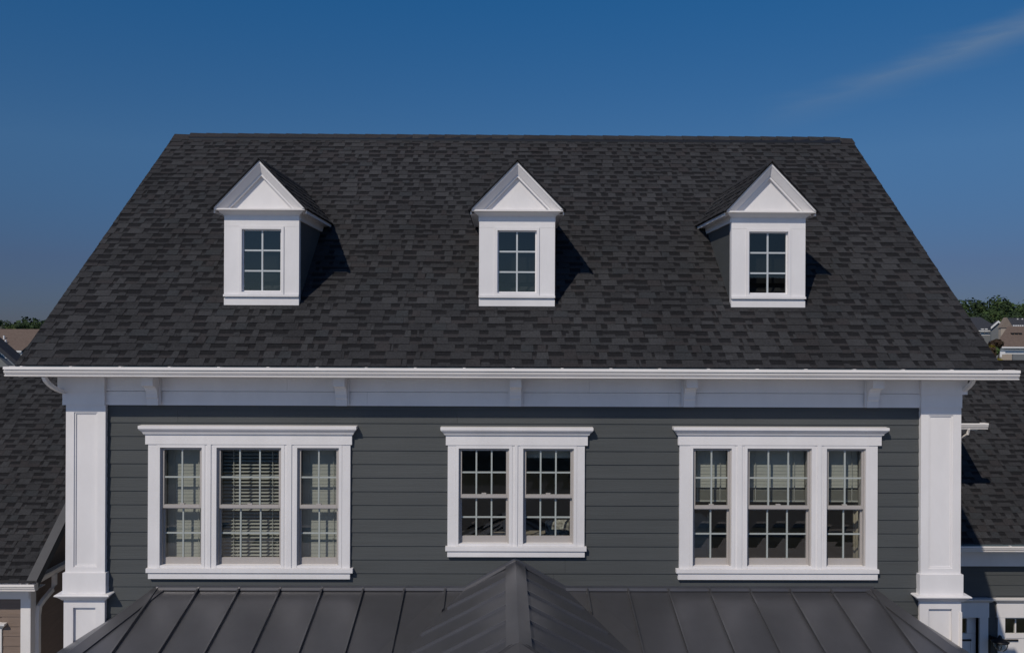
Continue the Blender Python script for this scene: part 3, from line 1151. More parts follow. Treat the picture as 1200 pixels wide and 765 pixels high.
def panels(seams, side):
    for xa, xb in zip(seams, seams[1:]):
        p = slope_poly(xa + .001, xb - .001, side)
        if len(p) >= 3:
            q = MB()
            q.prism([(x, y, zf(y)) for x, y in p], (0, 0, -.012))
            q.build('metal_panel', M['metal_roof'], porch)
    for xa in seams:
        p = slope_poly(xa - .011, xa + .011, side)
        if len(p) >= 3:
            q = MB()
            q.prism([(x, y, zf(y) - .001) for x, y in p], (0, 0, .042))
            q.build('standing_seam', M['metal_trim'], porch)


panels(seam_l, -1)
panels(seam_r, 1)
# hips with their broad caps, and the steep ends
for s, hx in ((-1, HPX0), (1, HPX1)):
    def hp(dx_, y, dz):
        return Vector((hx + s * HK * (D - y) + dx_ * s, y, zf(y) + dz))
    q = MB()
    q.prism([hp(-.135, yw, .020), hp(.012, yw, .036), hp(.012, YF, .036), hp(-.135, YF, .020)], (0, 0, -.018))
    q.build('hip_cap', M['metal_trim'], porch)
    q = MB()
    q.prism([hp(.0125, yw, .0355), hp(.0125, YF, .0355), hp(.06, YF, -.06), hp(.06, yw, -.06)], (s * .004, 0, 0))
    q.build('hip_cap', M['metal_trim'], porch)
    q = MB()
    q.poly([hp(.01, yw, -.002), hp(.01, YF, -.002), (hp(.35, YF, 0).x, D - .02, zf(YF) - .1)])
    q.poly([hp(.01, YF, -.002), (hp(.35, YF, 0).x, YF, zf(YF) - .1), (hp(.35, YF, 0).x, D - .02, zf(YF) - .1)])
    q.build('end_panel', M['metal_roof'], porch)
    # valley lining
    def vp(dx_, y, dz):
        return Vector((HX + s * (VW0 + VK * (D - y)) + dx_ * s, y, zf(y) + dz))
    q = MB()
    q.prism([vp(-.02, yw, .006), vp(.27, yw, .006), vp(.27, YF, .006), vp(-.02, YF, .006)], (0, 0, -.0045))
    q.build('valley_lining', M['metal_trim'], porch)
# hood over the door: two pitches along a level ridge
ys = [yw, 10.64, 10.12, 9.61, 9.10, 8.58, YH]
for s in (-1, 1):
    for y1, y0 in zip(ys, ys[1:]):
        def w(y):
            return min(VW0 + VK * (D - y), (HZ - zf(YF)) / HSL)
        P4 = [(HX, y1 - .001), (HX + s * w(y1), y1 - .001), (HX + s * w(y0), y0 + .001), (HX, y0 + .001)]
        q = MB()
        q.prism([(x, y, HZ - HSL * abs(x - HX) + .010) for x, y in P4], (0, 0, -.012))
        q.build('metal_panel', M['metal_roof'], porch)
        if y0 > YH + .1:
            e = w(y0) - .05 - .12 * random.random()
            q = MB()
            q.prism([(HX, y0 - .011, HZ + .008), (HX + s * e, y0 - .011, HZ - HSL * e + .008), (HX + s * e, y0 + .011, HZ - HSL * e + .008), (HX, y0 + .011, HZ + .008)], (0, 0, .032))
            q.build('standing_seam', M['metal_trim'], porch)
    q = MB()
    q.prism([(HX, yw, HZ + .052), (HX + s * .125, yw, HZ - HSL * .125 + .052), (HX + s * .125, YH - .02, HZ - HSL * .125 + .052), (HX, YH - .02, HZ + .052)], (0, 0, -.012))
    q.prism([(HX + s * .1252, yw, HZ - HSL * .125 + .052), (HX + s * .1252, YH - .02, HZ - HSL * .125 + .052), (HX + s * .1252, YH - .02, HZ - HSL * .125 + .008), (HX + s * .1252, yw, HZ - HSL * .125 + .008)], (s * .004, 0, 0))
    q.build('ridge_cap', M['metal_trim'], porch)
wmax = (HZ - zf(YF)) / HSL
zl, yh2 = HZ - HSL * wmax, YH - 1.1
for s in (-1, 1):
    q = MB()
    q.prism([(HX, YH, HZ + .009), (HX + s * wmax, YH, zl + .009), (HX + s * wmax, yh2, zl + .009)], (0, 0, -.012))
    q.build('metal_panel', M['dark_metal'], porch)
    q = MB()
    q.prism([(HX, YH - .01, HZ + .048), (HX + s * .10, YH + .02, HZ + .004), (HX + s * (wmax + .02), yh2 + .10, zl + .02), (HX + s * (wmax), yh2, zl + .05)], (0, 0, -.012))
    q.prism([(HX, YH - .01, HZ + .048), (HX, YH - .14, HZ - .06), (HX + s * (wmax - .14), yh2, zl + .02), (HX + s * (wmax), yh2, zl + .05)], (0, 0, -.012))
    q.build('hip_cap', M['dark_metal'], porch)
q = MB()
q.prism([(HX, YH, HZ + .002), (HX + wmax, yh2, zl + .002), (HX - wmax, yh2, zl + .002)], (0, 0, -.012))
q.build('metal_panel', M['dark_metal'], porch)
# flashing against the siding
fh = .058
fl = MB()
yl = D - .018
for (p0, p1) in (((HPX0, ZTOP), (HX - VW0, ZTOP)), ((HX - VW0, ZTOP), (HX, HZ + .03)), ((HX, HZ + .03), (HX + VW0, ZTOP)), ((HX + VW0, ZTOP), (HPX1, ZTOP))):
    fl.prism([(p0[0], yl, p0[1] - .01), (p1[0], yl, p1[1] - .01), (p1[0], yl, p1[1] + fh), (p0[0], yl, p0[1] + fh)], (0, .005, 0))
    fl.prism([(p0[0], yl - .03, p0[1] + .004), (p1[0], yl - .03, p1[1] + .004), (p1[0], yl - .0005, p1[1] + .03), (p0[0], yl - .0005, p0[1] + .03)], (0, 0, -.006))
fl.build('wall_flashing', M['metal_trim'], porch)

# ------------------------------------------------------------------ small wing of the main house behind the right pilaster
WY, WZ = 15.2, Z(496, 15.08, 1140) + .02
wx1 = X(1147.5, WY, 494)
wing = MB()
wy2 = WY + 3.2
wing.xprism([(WY, WZ - .01), (wy2, WZ + PITCH * (wy2 - WY) - .01), (wy2, WZ + PITCH * (wy2 - WY) - .13), (WY + .03, WZ - .10)], WX1 + .05, wx1 - .01)
wing = wing.build('wing_roof', M['dark_underlay'], house)
shingle_slope(wing, WX1 + .05, wx1, WY - .02, WZ - .02 * PITCH, PITCH, wy2, lambda a, b, i: i < 7 and b > wx1 - 1.2, 8, 14)
gutter(house, WX1 + .06, X(1159.5, WY - .12, 494), WY + .019, WZ - .02, .9, True, .35, .8)
MB().box(WX1 + .02, wx1 - .3, WY + .38, WY + 3.0, 1.0, WZ - .02).build('wing_wall', M['grey_siding'], house)
MB().box(WX1 + .06, wx1 - .02, WY + .02, WY + .04, WZ - .16, WZ - .06).build('fascia', M['white_paint'], house)
MB().tube([(X(1133, WY), WY - .06, WZ - .12), (X(1133, WY), WY - .03, WZ - .22), (X(1131, WY), WY + .1, WZ - .30), (X(1129, WY), WY + .32, WZ - .36), (X(1126, WY), WY + .36, WZ - .6)], .026, 6).build('downspout', M['white_gutter'], house)
q = MB()
q.prism([(wx1 - .012, WY, WZ - .002), (wx1 - .012, wy2, WZ + PITCH * (wy2 - WY) - .002), (wx1 - .012, wy2, WZ + PITCH * (wy2 - WY) - .15), (wx1 - .012, WY, WZ - .15)], (.02, 0, 0))
q.build('rake_board', M['black_iron'], house)


# ------------------------------------------------------------------ neighbours
def lap_rows(parent, x0, x1, y, ztop, zbot, h, m, holes=()):
    z = ztop
    while z > zbot:
        zb = z - h
        spans = [(x0, x1)]
        for (a, b, c, d_) in holes:
            if zb < d_ and z > c:
                ns = []
                for s, e in spans:
                    if b <= s or a >= e:
                        ns.append((s, e))
                    else:
                        if a - s > .02:
                            ns.append((s, a))
                        if e - b > .02:
                            ns.append((b, e))
                spans = ns
        for s, e in spans:
            q = MB()
            q.hexa([(s, y - .011, zb), (e, y - .011, zb), (e, y + .008, zb), (s, y + .008, zb), (s, y, z + .003), (e, y, z + .003), (e, y + .008, z + .003), (s, y + .008, z + .003)])
            q.build('siding_board', m, parent)
        z = zb


# left neighbour: taupe front, dark gable roof
LY, LE = 14.95, 14.62
LZ = Z(681.5, LE, 22)
LRX = X(42.5, LE, 681)
LPITCH = .84
left = thing('taupe_house', (-11.5, 16, 0), 'taupe house with dark shingle roof and white downspout, left of the grey house', 'house')
lry = LE + 4.15
lwx = X(35.6, LY, 730)
lroof = MB()
lz = lambda y: LZ + LPITCH * (y - LE)
lroof.xprism([(LE + .01, LZ - .012), (lry, lz(lry) - .012), (2 * lry - LE, LZ - .012), (2 * lry - LE, LZ - .13), (lry, lz(lry) - .15), (LE + .05, LZ - .10)], -17.0, LRX - .012)
lroof = lroof.build('roof', M['dark_underlay'], left)
shingle_slope(lroof, -17.0, LRX, LE - .02, LZ - .02 * LPITCH, LPITCH, lry - .02, lambda a, b, i: b > -11.9, 31, 200)
q = MB()
for (ya, yb, za, zb) in ((LE - .01, lry, LZ, lz(lry)), (lry, 2 * lry - LE, lz(lry), LZ)):
    q.prism([(LRX - .012, ya, za + .012), (LRX - .012, yb, zb + .012), (LRX - .012, yb, zb - .16), (LRX - .012, ya, za - .16)], (.022, 0, 0))
q.build('rake_board', M['grey_trim'], lroof)
q = MB()
q.prism([(LRX - .16, LE - .01, LZ + .016), (LRX + .012, LE - .01, LZ + .016), (LRX + .012, lry, lz(lry) + .016), (LRX - .16, lry, lz(lry) + .016)], (0, 0, .014))
q.build('rake_flashing', M['grey_trim'], lroof)
lw = MB()
lwall = [(LY + .012, 0), (2 * lry - LY, 0), (2 * lry - LY, lz(LY) - .16), (lry, lz(lry) - .17), (LY + .012, lz(LY) - .16)]
lw.xprism(lwall, lwx - .15, lwx - .002)
lw.box(-16.8, lwx - .151, LY + .012, LY + .15, 0, lz(LY) - .16)
lwo = lw.build('wall', M['taupe_siding'], left)
fz1, fz0 = Z(689.5, LY - .05, 15), Z(701.5, LY - .05, 15)
MB().box(-16.8, lwx, LY - .055, LY + .011, fz0, fz1 + .06).build('frieze_board', M['white_paint'], left)
cb0 = X(25.4, LY, 730)
MB().box(cb0, lwx, LY - .035, LY + .011, 0, fz0 - .001).build('corner_board', M['white_paint'], left)
MB().box(lwx - .0015, lwx + .02, LY - .034, LY + .14, 0, fz1).build('corner_return', M['white_paint'], left)
wz1, wz0 = Z(731, LY - .1, 3), Z(738, LY - .1, 3)
wcx1 = X(8.3, LY - .1, 735)
lap_rows(lwo, -12.6, cb0 - .001, LY, fz0 + .02, .6, .171, M['taupe_siding'], [(-9.9, X(2.0, LY, 750), .9, wz0 + .05)])
lwin = MB().stack(-9.9, X(4.0, LY, 750), LY + .01, LY - .03, [(wz0, .0), (wz0 + .03, .02), (wz0 + .05, .05), (wz1 - .03, .07), (wz1, .07)]).build('window', M['white_paint'], left)
MB().box(X(-6, LY, 750), X(3.0, LY, 750), LY - .03, LY + .01, .95, wz0 - .001).build('casing', M['white_paint'], lwin)
MB().box(-9.8, X(-6, LY, 750) - .001, LY - .01, LY + .011, .95, wz0 - .001).build('pane', M['window_glass'], lwin)
gutter(left, -17.0, LRX + .02, LE + .02, LZ - .015, 1.0, True, 0.4, .61)
MB().box(-16.9, LRX - .03, LE + .021, LE + .045, LZ - .15, LZ - .03).build('fascia', M['white_paint'], left)
MB().box(-16.9, LRX - .03, LE + .046, LY + .01, LZ - .15, LZ - .14).build('soffit', M['white_paint'], left)
# gutter running back along the gable wall and its downspout
sg = MB()
prof = [(0, -.12), (.08, -.12), (.085, -.10), (.115, -.05), (.125, -.035), (.125, 0), (.113, 0), (.105, -.03), (.075, -.105), (0.004, -.105), (.004, 0), (0, 0)]
xg = lwx + .035
sg.prism([(xg + a, LE - .05, LZ - .02 + b) for a, b in prof], (0, 3.2, 0))
sg.build('side_gutter', M['white_gutter'], left)
xq = lwx + .05
MB().tube([(xq + .05, 15.55, LZ - .13), (xq + .05, 15.55, LZ - .32), (xq + .045, 15.48, LZ - .40), (xq + .03, 15.22, LZ - .50), (xq + .01, 15.12, LZ - .58), (xq + .0, 15.10, LZ - .75), (xq + .0, 15.10, .15)], .05, 4).build('downspout', M['white_gutter'], left)

# right neighbour: garage wing with dark roof
RYW, RE = 15.5, 15.12
RGZ = Z(637, RE, 1165)
right = thing('garage_house', (9, 16, 0), 'dark grey garage wing with white doors and shingle roof, right of the main house', 'house')
rry = RE + 3.86
rz = lambda y: RGZ + PITCH * (y - RE)
rr = MB()
rr.xprism([(RE + .01, RGZ - .012), (rry, rz(rry) - .012), (2 * rry - RE, RGZ - .012), (2 * rry - RE, RGZ - .13), (rry, rz(rry) - .15), (RE + .05, RGZ - .10)], WX1 + .012, 18.0)
rroof = rr.build('roof', M['dark_underlay'], right)
shingle_slope(rroof, WX1 + .015, 18.0, RE - .02, RGZ - .02 * PITCH, PITCH, rry - .02, lambda a, b, i: b > 7.4 and a < 12.6, 41, 240)
MB().box(WX1 + .015, 18.0, RE - .03, RE - .012, RGZ - .05, RGZ - .004).build('drip_edge', M['drip_edge'], rroof)
gutter(right, WX1 + .02, 18.0, RE + .02, RGZ - .022, .86, True, 3.05, .61)
fz1, fz0 = RGZ - .07, Z(663, RYW - .05, 1165)
rw = MB()
# door openings
doors = [(X(1100, RYW, 730), X(1147, RYW, 730)), (X(1176.8, RYW, 730), X(1176.8, RYW, 730) + 2.6)]
dz1 = Z(722.5, RYW, 1165)
cuts = [WX1 + .02] + [v for d_ in doors for v in d_] + [17.8]
for a, b in zip(cuts[0::2], cuts[1::2]):
    rw.box(a, b, RYW + .012, RYW + .16, 0, dz1)
rw.box(cuts[0], cuts[-1], RYW + .012, RYW + .16, dz1, fz1 + .1)
rw.box(cuts[0], cuts[-1], RYW + .5, RYW + .55, 0, dz1)
rwall = rw.build('wall', M['grey_siding'], right)
MB().box(WX1 + .02, 17.8, RYW - .06, RYW + .011, fz0, fz1 + .06).build('frieze_board', M['white_paint'], right)
MB().box(WX1 + .02, 17.9, RE + .021, RE + .04, RGZ - .15, RGZ - .03).build('fascia', M['white_paint'], right)
MB().box(WX1 + .02, 17.9, RE + .041, RYW + .01, RGZ - .12, RGZ - .11).build('soffit', M['white_paint'], right)
h0, h1, h2 = dz1, Z(706.2, RYW - .05, 1165), Z(702, RYW - .1, 1165)
heads = [(doors[0][0] - .1, X(1159, RYW - .03, 714)), (X(1168, RYW - .03, 714), doors[1][1] + .15)]
holes = [(a, b, 0, h2) for a, b in heads]
ztop = fz0 + .02
lap_rows(rwall, WX1 + .02, 14.2, RYW, ztop, .3, .19, M['grey_siding'], holes)
for i, ((d0, d1), (a, b)) in enumerate(zip(doors, heads)):
    gd = part_empty('garage_door', right, ((d0 + d1) / 2, RYW, 0))
    MB().box(a, b, RYW - .035, RYW + .011, h0, h1).build('head_board', M['white_paint'], gd)
    MB().stack(a, b, RYW + .011, RYW - .035, [(h1 + .001, 0), (h1 + .02, .03), (h2 - .02, .07), (h2, .075)]).build('crown_moulding', M['white_paint'], gd)
    casr = (d1, X(1157, RYW, 740)) if i == 0 else (X(1168.3, RYW, 740), d0)
    MB().box(casr[0], casr[1], RYW - .03, RYW + .16, 0, h0 - .001).build('casing', M['white_paint'], gd)
    yb = RYW + .10
    # window strip across the top of the door
    gz1, gz0 = Z(724.5, yb, 1165), Z(741.5, yb, 1165)
    MB().box(d0, d1, yb, yb + .05, gz1, h0 + .0).build('top_rail', M['white_paint'], gd)
    # leaf
    z = gz0
    k = 0
    while z > .05:
        zn = max(z - .55, .02)
        q = MB()
        q.box(d0, d1, yb + .012, yb + .05, zn, z - .004)
        q.box(d0, d1, yb, yb + .0115, z - .09, z - .004)
        x = d0
        while x < d1 - .05:
            q.box(x, x + .09, yb + .001, yb + .0116, zn, z - .0905)
            x += (d1 - d0 - .09) / 4
        q.build('door_panel', M['white_paint'], gd)
        z = zn
    if i == 0:
        gx = [(X(1120, yb, 735), X(1132.3, yb, 735))]
        MB().box(X(1133, yb, 735), d1, yb, yb + .05, gz0, gz1).build('stile', M['white_paint'], gd)
        MB().box(d0, X(1119.5, yb, 735), yb, yb + .05, gz0, gz1).build('stile', M['white_paint'], gd)
    else:
        w1 = X(1189.3, yb, 735) - X(1177.6, yb, 735)
        gx, x = [], X(1177.6, yb, 735)
        for _ in range(12):
            if x + w1 < d1:
                gx.append((x, x + w1))
                MB().box(x + w1 + .002, x + w1 + .024, yb, yb + .05, gz0, gz1).build('stile', M['white_paint'], gd)
            x += w1 + .026
    for p0, p1 in gx:
        MB().box(p0, p1, yb + .02, yb + .026, gz0, gz1).build('pane', M['window_glass'], gd)
    sz = Z(749.5, yb, 1180)
    s0, s1 = (X(1120, yb, 750), X(1138, yb, 750)) if i == 0 else (X(1177, yb, 750), X(1193, yb, 750))
    MB().box(s0, s1, yb - .014, yb - .001, sz - .016, sz + .016).build('strap_hinge', M['black_iron'], gd)

# wall lantern between the garage doors
lx = X(1166, RYW - .1, 750)
lan = thing('wall_lantern', (lx - .06, RYW, Z(770, RYW, 1166)), 'black wall lantern with clear glass bowl between the two garage doors', 'lamp')
MB().box(lx - .11, lx - .03, RYW - .02, RYW - .005, Z(766, RYW, 1166), Z(743, RYW, 1166)).build('back_plate', M['black_iron'], lan)
ly = RYW - .20
arm = [(lx - .07, RYW - .02, Z(750, RYW, 1166)), (lx - .05, RYW - .08, Z(744, RYW, 1166)), (lx - .01, RYW - .15, Z(743.5, RYW, 1166)), (lx + .03, ly, Z(747, RYW, 1166))]
MB().tube(arm, .02, 6).build('arm', M['black_iron'], lan)


def lathe(prof, cx, cy, n=16):
    q = MB()
    rings = []
    for r, z in prof:
        i = len(q.v)
        for k in range(n):
            a = 2 * math.pi * k / n
            q.v.append((cx + r * math.cos(a), cy + r * math.sin(a), z))
        rings.append(i)
    for a, b in zip(rings, rings[1:]):
        for k in range(n):
            j = (k + 1) % n
            q.f.append((a + k, a + j, b + j, b + k))
            q.m.append(0)
    return q


cz = Z(750.5, ly, 1170)
lcx = lx + .035
lathe([(.015, cz + .10), (.03, cz + .085), (.04, cz + .05), (.10, cz + .02), (.155, cz - .005), (.15, cz - .02), (.02, cz - .021)], lcx, ly).build('cap', M['black_iron'], lan, True)
lathe([(.12, cz - .022), (.118, cz - .06), (.10, cz - .12), (.06, cz - .165), (.01, cz - .175)], lcx, ly).build('glass_bowl', M['clear_glass'], lan, True)
cg = MB()
for k in range(4):
    a = math.pi / 4 + k * math.pi / 2
    cg.tube([(lcx + .125 * math.cos(a), ly + .125 * math.sin(a), cz - .02), (lcx + .123 * math.cos(a), ly + .123 * math.sin(a), cz - .06), (lcx + .105 * math.cos(a), ly + .105 * math.sin(a), cz - .122), (lcx + .062 * math.cos(a), ly + .062 * math.sin(a), cz - .17), (lcx, ly, cz - .182)], .007, 5)
cg.build('cage', M['black_iron'], lan)
lathe([(.004, cz - .03), (.03, cz - .05), (.028, cz - .09), (.004, cz - .11)], lcx, ly, 8).build('bulb', M['white_wood'], lan, True)


# ------------------------------------------------------------------ things behind the windows
def blind(unit, label, tilt, zlow, group, stackh=0.0):
    x0, x1, z0, z1 = unit
    y = D + .185
    t = thing('window_blind', ((x0 + x1) / 2, y, z0), label, 'blind', group)
    MB().box(x0 - .01, x1 + .01, y - .03, y + .03, z1 - .03, z1 + .03).build('headrail', M['blind_slat'], t)
    pitch = .046
    z = z1 - .06
    c, s = math.cos(tilt) * .0265, math.sin(tilt) * .0265
    zs_ = []
    while z > zlow + stackh + .03:
        zs_.append((z, c, s))
        z -= pitch
    if stackh:
        z = zlow + stackh
        while z > zlow + .03:
            zs_.append((z, .0245, .004))
            z -= .0105
    base = None
    for (z, c, s) in zs_:
        q = MB()
        q.prism([(x0, y - c, z - s), (x0, y + c, z + s), (x1, y + c, z + s), (x1, y - c, z - s)], (0, -.003 * math.sin(tilt), .003 * math.cos(tilt)))
        q.build('slat', M['blind_slat'], t)
    MB().box(x0, x1, y - .025, y + .025, zlow, zlow + .022).build('bottom_rail', M['blind_slat'], t)
    cd = MB()
    for f in (.18, .82):
        xx = x0 + (x1 - x0) * f
        cd.box(xx - .004, xx + .004, y - .031, y - .027, zlow + .01, z1 - .03)
    cd.build('ladder_cord', M['blind_slat'], t)
    return t


u = UNITS['left']
blind(u[0], 'closed white slatted blind, leftmost pane of the left triple window', rad(83), u[0][2] + .03, 'blinds in the left window')
blind(u[1], 'half open white slatted blind, middle pane of the left triple window', rad(22), u[1][2] + .03, 'blinds in the left window')
blind(u[2], 'closed white slatted blind, right pane of the left triple window', rad(83), u[2][2] + .03, 'blinds in the left window')
u = UNITS['right']
mid = Z(587, D + .2, 900)
blind(u[0], 'half raised pale blind, left pane of the right triple window', rad(83), mid, 'raised blinds in the right window', .16)
blind(u[1], 'wide half raised pale blind, middle pane of the right triple window', rad(83), mid, 'raised blinds in the right window', .16)
blind(u[2], 'half raised pale blind above a cream curtain, right triple window', rad(83), mid, 'raised blinds in the right window', .16)

# slatted cot behind the middle blind of the left window
cx0, cx1, cy_ = X(262, 11.9, 640), X(334, 11.9, 640), 11.75
cot = thing('cot', ((cx0 + cx1) / 2, cy_ + .3, ROOM_FLOOR), 'white barred cot standing behind the half open blind', 'cot')
ctz = Z(628, cy_, 295)
for yy in (cy_, cy_ + .62):
    MB().box(cx0, cx1, yy, yy + .03, ctz - .06, ctz).build('rail', M['white_wood'], cot)
    MB().box(cx0, cx1, yy, yy + .03, ROOM_FLOOR + .3, ROOM_FLOOR + .36).build('rail', M['white_wood'], cot)
    n = 9
    for k in range(n):
        bx = cx0 + .04 + (cx1 - cx0 - .08) * k / (n - 1)
        MB().box(bx - .012, bx + .012, yy + .005, yy + .025, ROOM_FLOOR + .361, ctz - .061).build('bar', M['white_wood'], cot)
for xx in (cx0 - .045, cx1 + .001):
    for yy in (cy_, cy_ + .60):
        MB().box(xx, xx + .044, yy - .005, yy + .04, ROOM_FLOOR + .001, ctz + .02).build('leg', M['white_wood'], cot)
MB().box(cx0, cx1, cy_ + .031, cy_ + .619, ROOM_FLOOR + .37, ROOM_FLOOR + .48).build('mattress', M['bed_linen'], cot)

# white chair behind the right window
hx, hy = X(817, 12.0, 640), 11.95
ch = thing('chair', (hx, hy, ROOM_FLOOR), 'white chair behind the lower left pane of the right triple window', 'chair')
ct = Z(606, hy, 818)
MB().box(hx - .20, hx + .20, hy - .22, hy + .22, ROOM_FLOOR + .44, ROOM_FLOOR + .49).build('seat', M['white_wood'], ch)
for sx in (-1, 1):
    MB().box(hx + sx * .19 - .02, hx + sx * .19 + .02, hy - .22, hy - .18, ROOM_FLOOR + .001, ROOM_FLOOR + .439).build('leg', M['white_wood'], ch)
    MB().box(hx + sx * .19 - .02, hx + sx * .19 + .02, hy + .181, hy + .22, ROOM_FLOOR + .001, ct).build('leg', M['white_wood'], ch)
bp_ = [(hx - .169, ROOM_FLOOR + .7), (hx + .169, ROOM_FLOOR + .7), (hx + .169, ct - .05), (hx + .08, ct + .02), (hx - .08, ct + .02), (hx - .169, ct - .05)]
MB().prism([(a, hy + .19, b) for a, b in bp_], (0, .02, 0)).build('backrest', M['white_wood'], ch)

# curtain by the right-hand pane
c0, c1 = X(1000, 11.45, 640), X(1024, 11.45, 640)
cb = MB()
n = 28
zt_, zb_ = u[2][3] + .03, ROOM_FLOOR + .05
for k in range(n):
    for (za_, zb2) in ((zb_, zt_),):
        p = []
        for kk in (k, k + 1):
            f = kk / n
            p.append((c0 + (c1 - c0) * f, 11.46 + .035 * math.sin(f * 26)))
        cb.poly([(p[0][0], p[0][1], zb_), (p[1][0], p[1][1], zb_), (p[1][0], p[1][1], zt_), (p[0][0], p[0][1], zt_)])
cto = cb.build('curtain', M['curtain_cloth'], None, True)
so = cto.modifiers.new('cloth', 'SOLIDIFY')
so.thickness = .006
tag(cto, 'cream folded curtain at the right edge of the right triple window', 'curtain')

# bed and patterned cushion in the middle room
b0, b1 = X(560, 11.9, 640), X(676, 11.9, 640)
bed = thing('bed', ((b0 + b1) / 2, 12.4, ROOM_FLOOR), 'low beige bed behind the middle double window', 'bed')
btop = Z(633, 11.75, 620)
MB().box(b0, b1, 11.62, 13.2, ROOM_FLOOR + .12, btop - .22).build('base', M['room_floor'], bed)
q = MB().box(b0 + .01, b1 - .01, 11.63, 13.19, btop - .219, btop).build('mattress', M['bed_linen'], bed)
bv = q.modifiers.new('soft', 'BEVEL')
bv.width = .06
bv.segments = 3
for xx in (b0 + .03, b1 - .09):
    for yy in (11.65, 13.1):
        MB().box(xx, xx + .06, yy, yy + .06, ROOM_FLOOR + .001, ROOM_FLOOR + .119).build('leg', M['room_floor'], bed)


def cushion(name, px0, px1, y, zb, h, m, lean):
    x0, x1 = X(px0, y, 625), X(px1, y, 625)
    n = 12
    q = MB()
    idx = {}
    for side in (-1, 1):
        for i in range(n + 1):
            for j in range(n + 1):
                a, b = i / n * 2 - 1, j / n * 2 - 1
                th = .085 * ((1 - a ** 4) * (1 - b ** 4)) ** .5
                xx = (x0 + x1) / 2 + a * (x1 - x0) / 2 * (1 - .08 * (1 - abs(b)) * 0)
                zz = zb + (b + 1) / 2 * h
                idx[(side, i, j)] = len(q.v)
                q.v.append((xx, y + side * th + lean * (zz - zb), zz))
        for i in range(n):
            for j in range(n):
                q.f.append((idx[(side, i, j)], idx[(side, i + 1, j)], idx[(side, i + 1, j + 1)], idx[(side, i, j + 1)]))
                q.m.append(0)
    return q.build(name, m, None, True)


tag(cushion('cushion', 639, 669, 11.78, btop + .002, .27, M['pillow_print'], .25), 'patterned dark and cream cushion behind the middle window', 'cushion')
tag(cushion('pillow', 575, 594, 11.80, btop + .002, .10, M['bed_linen'], .1), 'flat beige pillow behind the left half of the middle window', 'pillow')
x0, x1, z0, z1 = UNITS['mid'][1]
sh = thing('roller_shade', ((x0 + x1) / 2, D + .18, z1 - .14), 'white rolled up shade at the top of the middle window', 'blind')
MB().tube([(x0, D + .19, z1 - .05), (x1, D + .19, z1 - .05)], .03, 10).build('roll', M['blind_slat'], sh)
MB().box(x0 + .01, x1 - .01, D + .158, D + .161, z1 - .14, z1 - .05).build('cloth', M['blind_slat'], sh)


# ------------------------------------------------------------------ far houses
def far_house(name, label, x0, x1, y0, depth, ez, rz_, hip, wall_m, roof_m, wins=(), group=None, bx=None, wd=None):
    h = thing(name, ((x0 + x1) / 2, y0 + depth / 2, 0), label, 'house', group)
    MB().box((x0 if bx is None else bx) + .4, x1 - .4, y0 + .4, y0 + (wd or depth - .4), 0, ez - .02).build('wall', wall_m, h)
    ym = y0 + depth / 2
    q = MB()
    a, b, c, d_ = (x0, y0, ez), (x1, y0, ez), (x1, y0 + depth, ez), (x0 if bx is None else bx, y0 + depth, ez)
    r0, r1 = (x0 + hip, ym, rz_), (x1 - hip, ym, rz_)
    q.poly([a, b, r1, r0])
    q.poly([c, d_, r0, r1])
    q.poly([b, c, r1])
    q.poly([d_, a, r0])
    q.poly([d_, c, b, a])
    q.build('roof', roof_m, h)
    g_ = MB().box(x0 + .02, x1 - .02, y0 - .12, y0 - .001, ez - .16, ez - .02)
    g_.build('gutter', M['far_white'], h)
    MB().box(x0 + .35, x1 - .35, y0 + .33, y0 + .399, ez - .75, ez - .021).build('frieze_board', M['far_white'], h)
    for (wx, wz_, ww, wh) in wins:
        f = MB().box(wx - .1, wx + ww + .1, y0 + .30, y0 + .399, wz_ - .1, wz_ + wh + .1).build('window', M['far_white'], h)
        MB().box(wx, wx + ww, y0 + .285, y0 + .299, wz_, wz_ + wh).build('pane', M['window_glass'], h if False else f)
    return h


# brown roofed house far right
fy = 84.0
fx = X(1165, fy, 405)
fe = Z(406, fy, 1180)
fr_ = Z(382.3, fy + 4.4, 1190)
hb = far_house('brown_roof_house', 'far house with brown hipped roof and white frieze beyond the garage wing', fx, fx + 17, fy, 8.8, fe, fr_, X(1181, fy + 4.4, 382) - fx, M['far_grey_wall'], M['far_brown_roof'],
               [(fx + 2.0, fe - 3.2, 1.1, 1.6), (fx + 5.0, fe - 3.2, 1.1, 1.6)], None, X(1174, fy + 8.8, 400), 1.2)
for px in (1186.5, 1191, 1195.5):
    vx = X(px, fy + 2.6, 390)
    vz = fe + (fr_ - fe) * 2.6 / 4.4
    MB().box(vx - .13, vx + .13, fy + 2.5, fy + 2.75, vz - .1, vz + .16).build('roof_vent', M['black_iron'], hb)
bx = X(1169.5, fy + .3, 413)
MB().box(bx, bx + .5, fy - .1, fy + .329, Z(415, fy, 1172), Z(412, fy, 1172)).build('bracket', M['far_white'], hb)
MB().box(bx, bx + .16, fy - .1, fy + .328, Z(418, fy, 1172), Z(415, fy, 1172)).build('bracket', M['far_white'], hb)
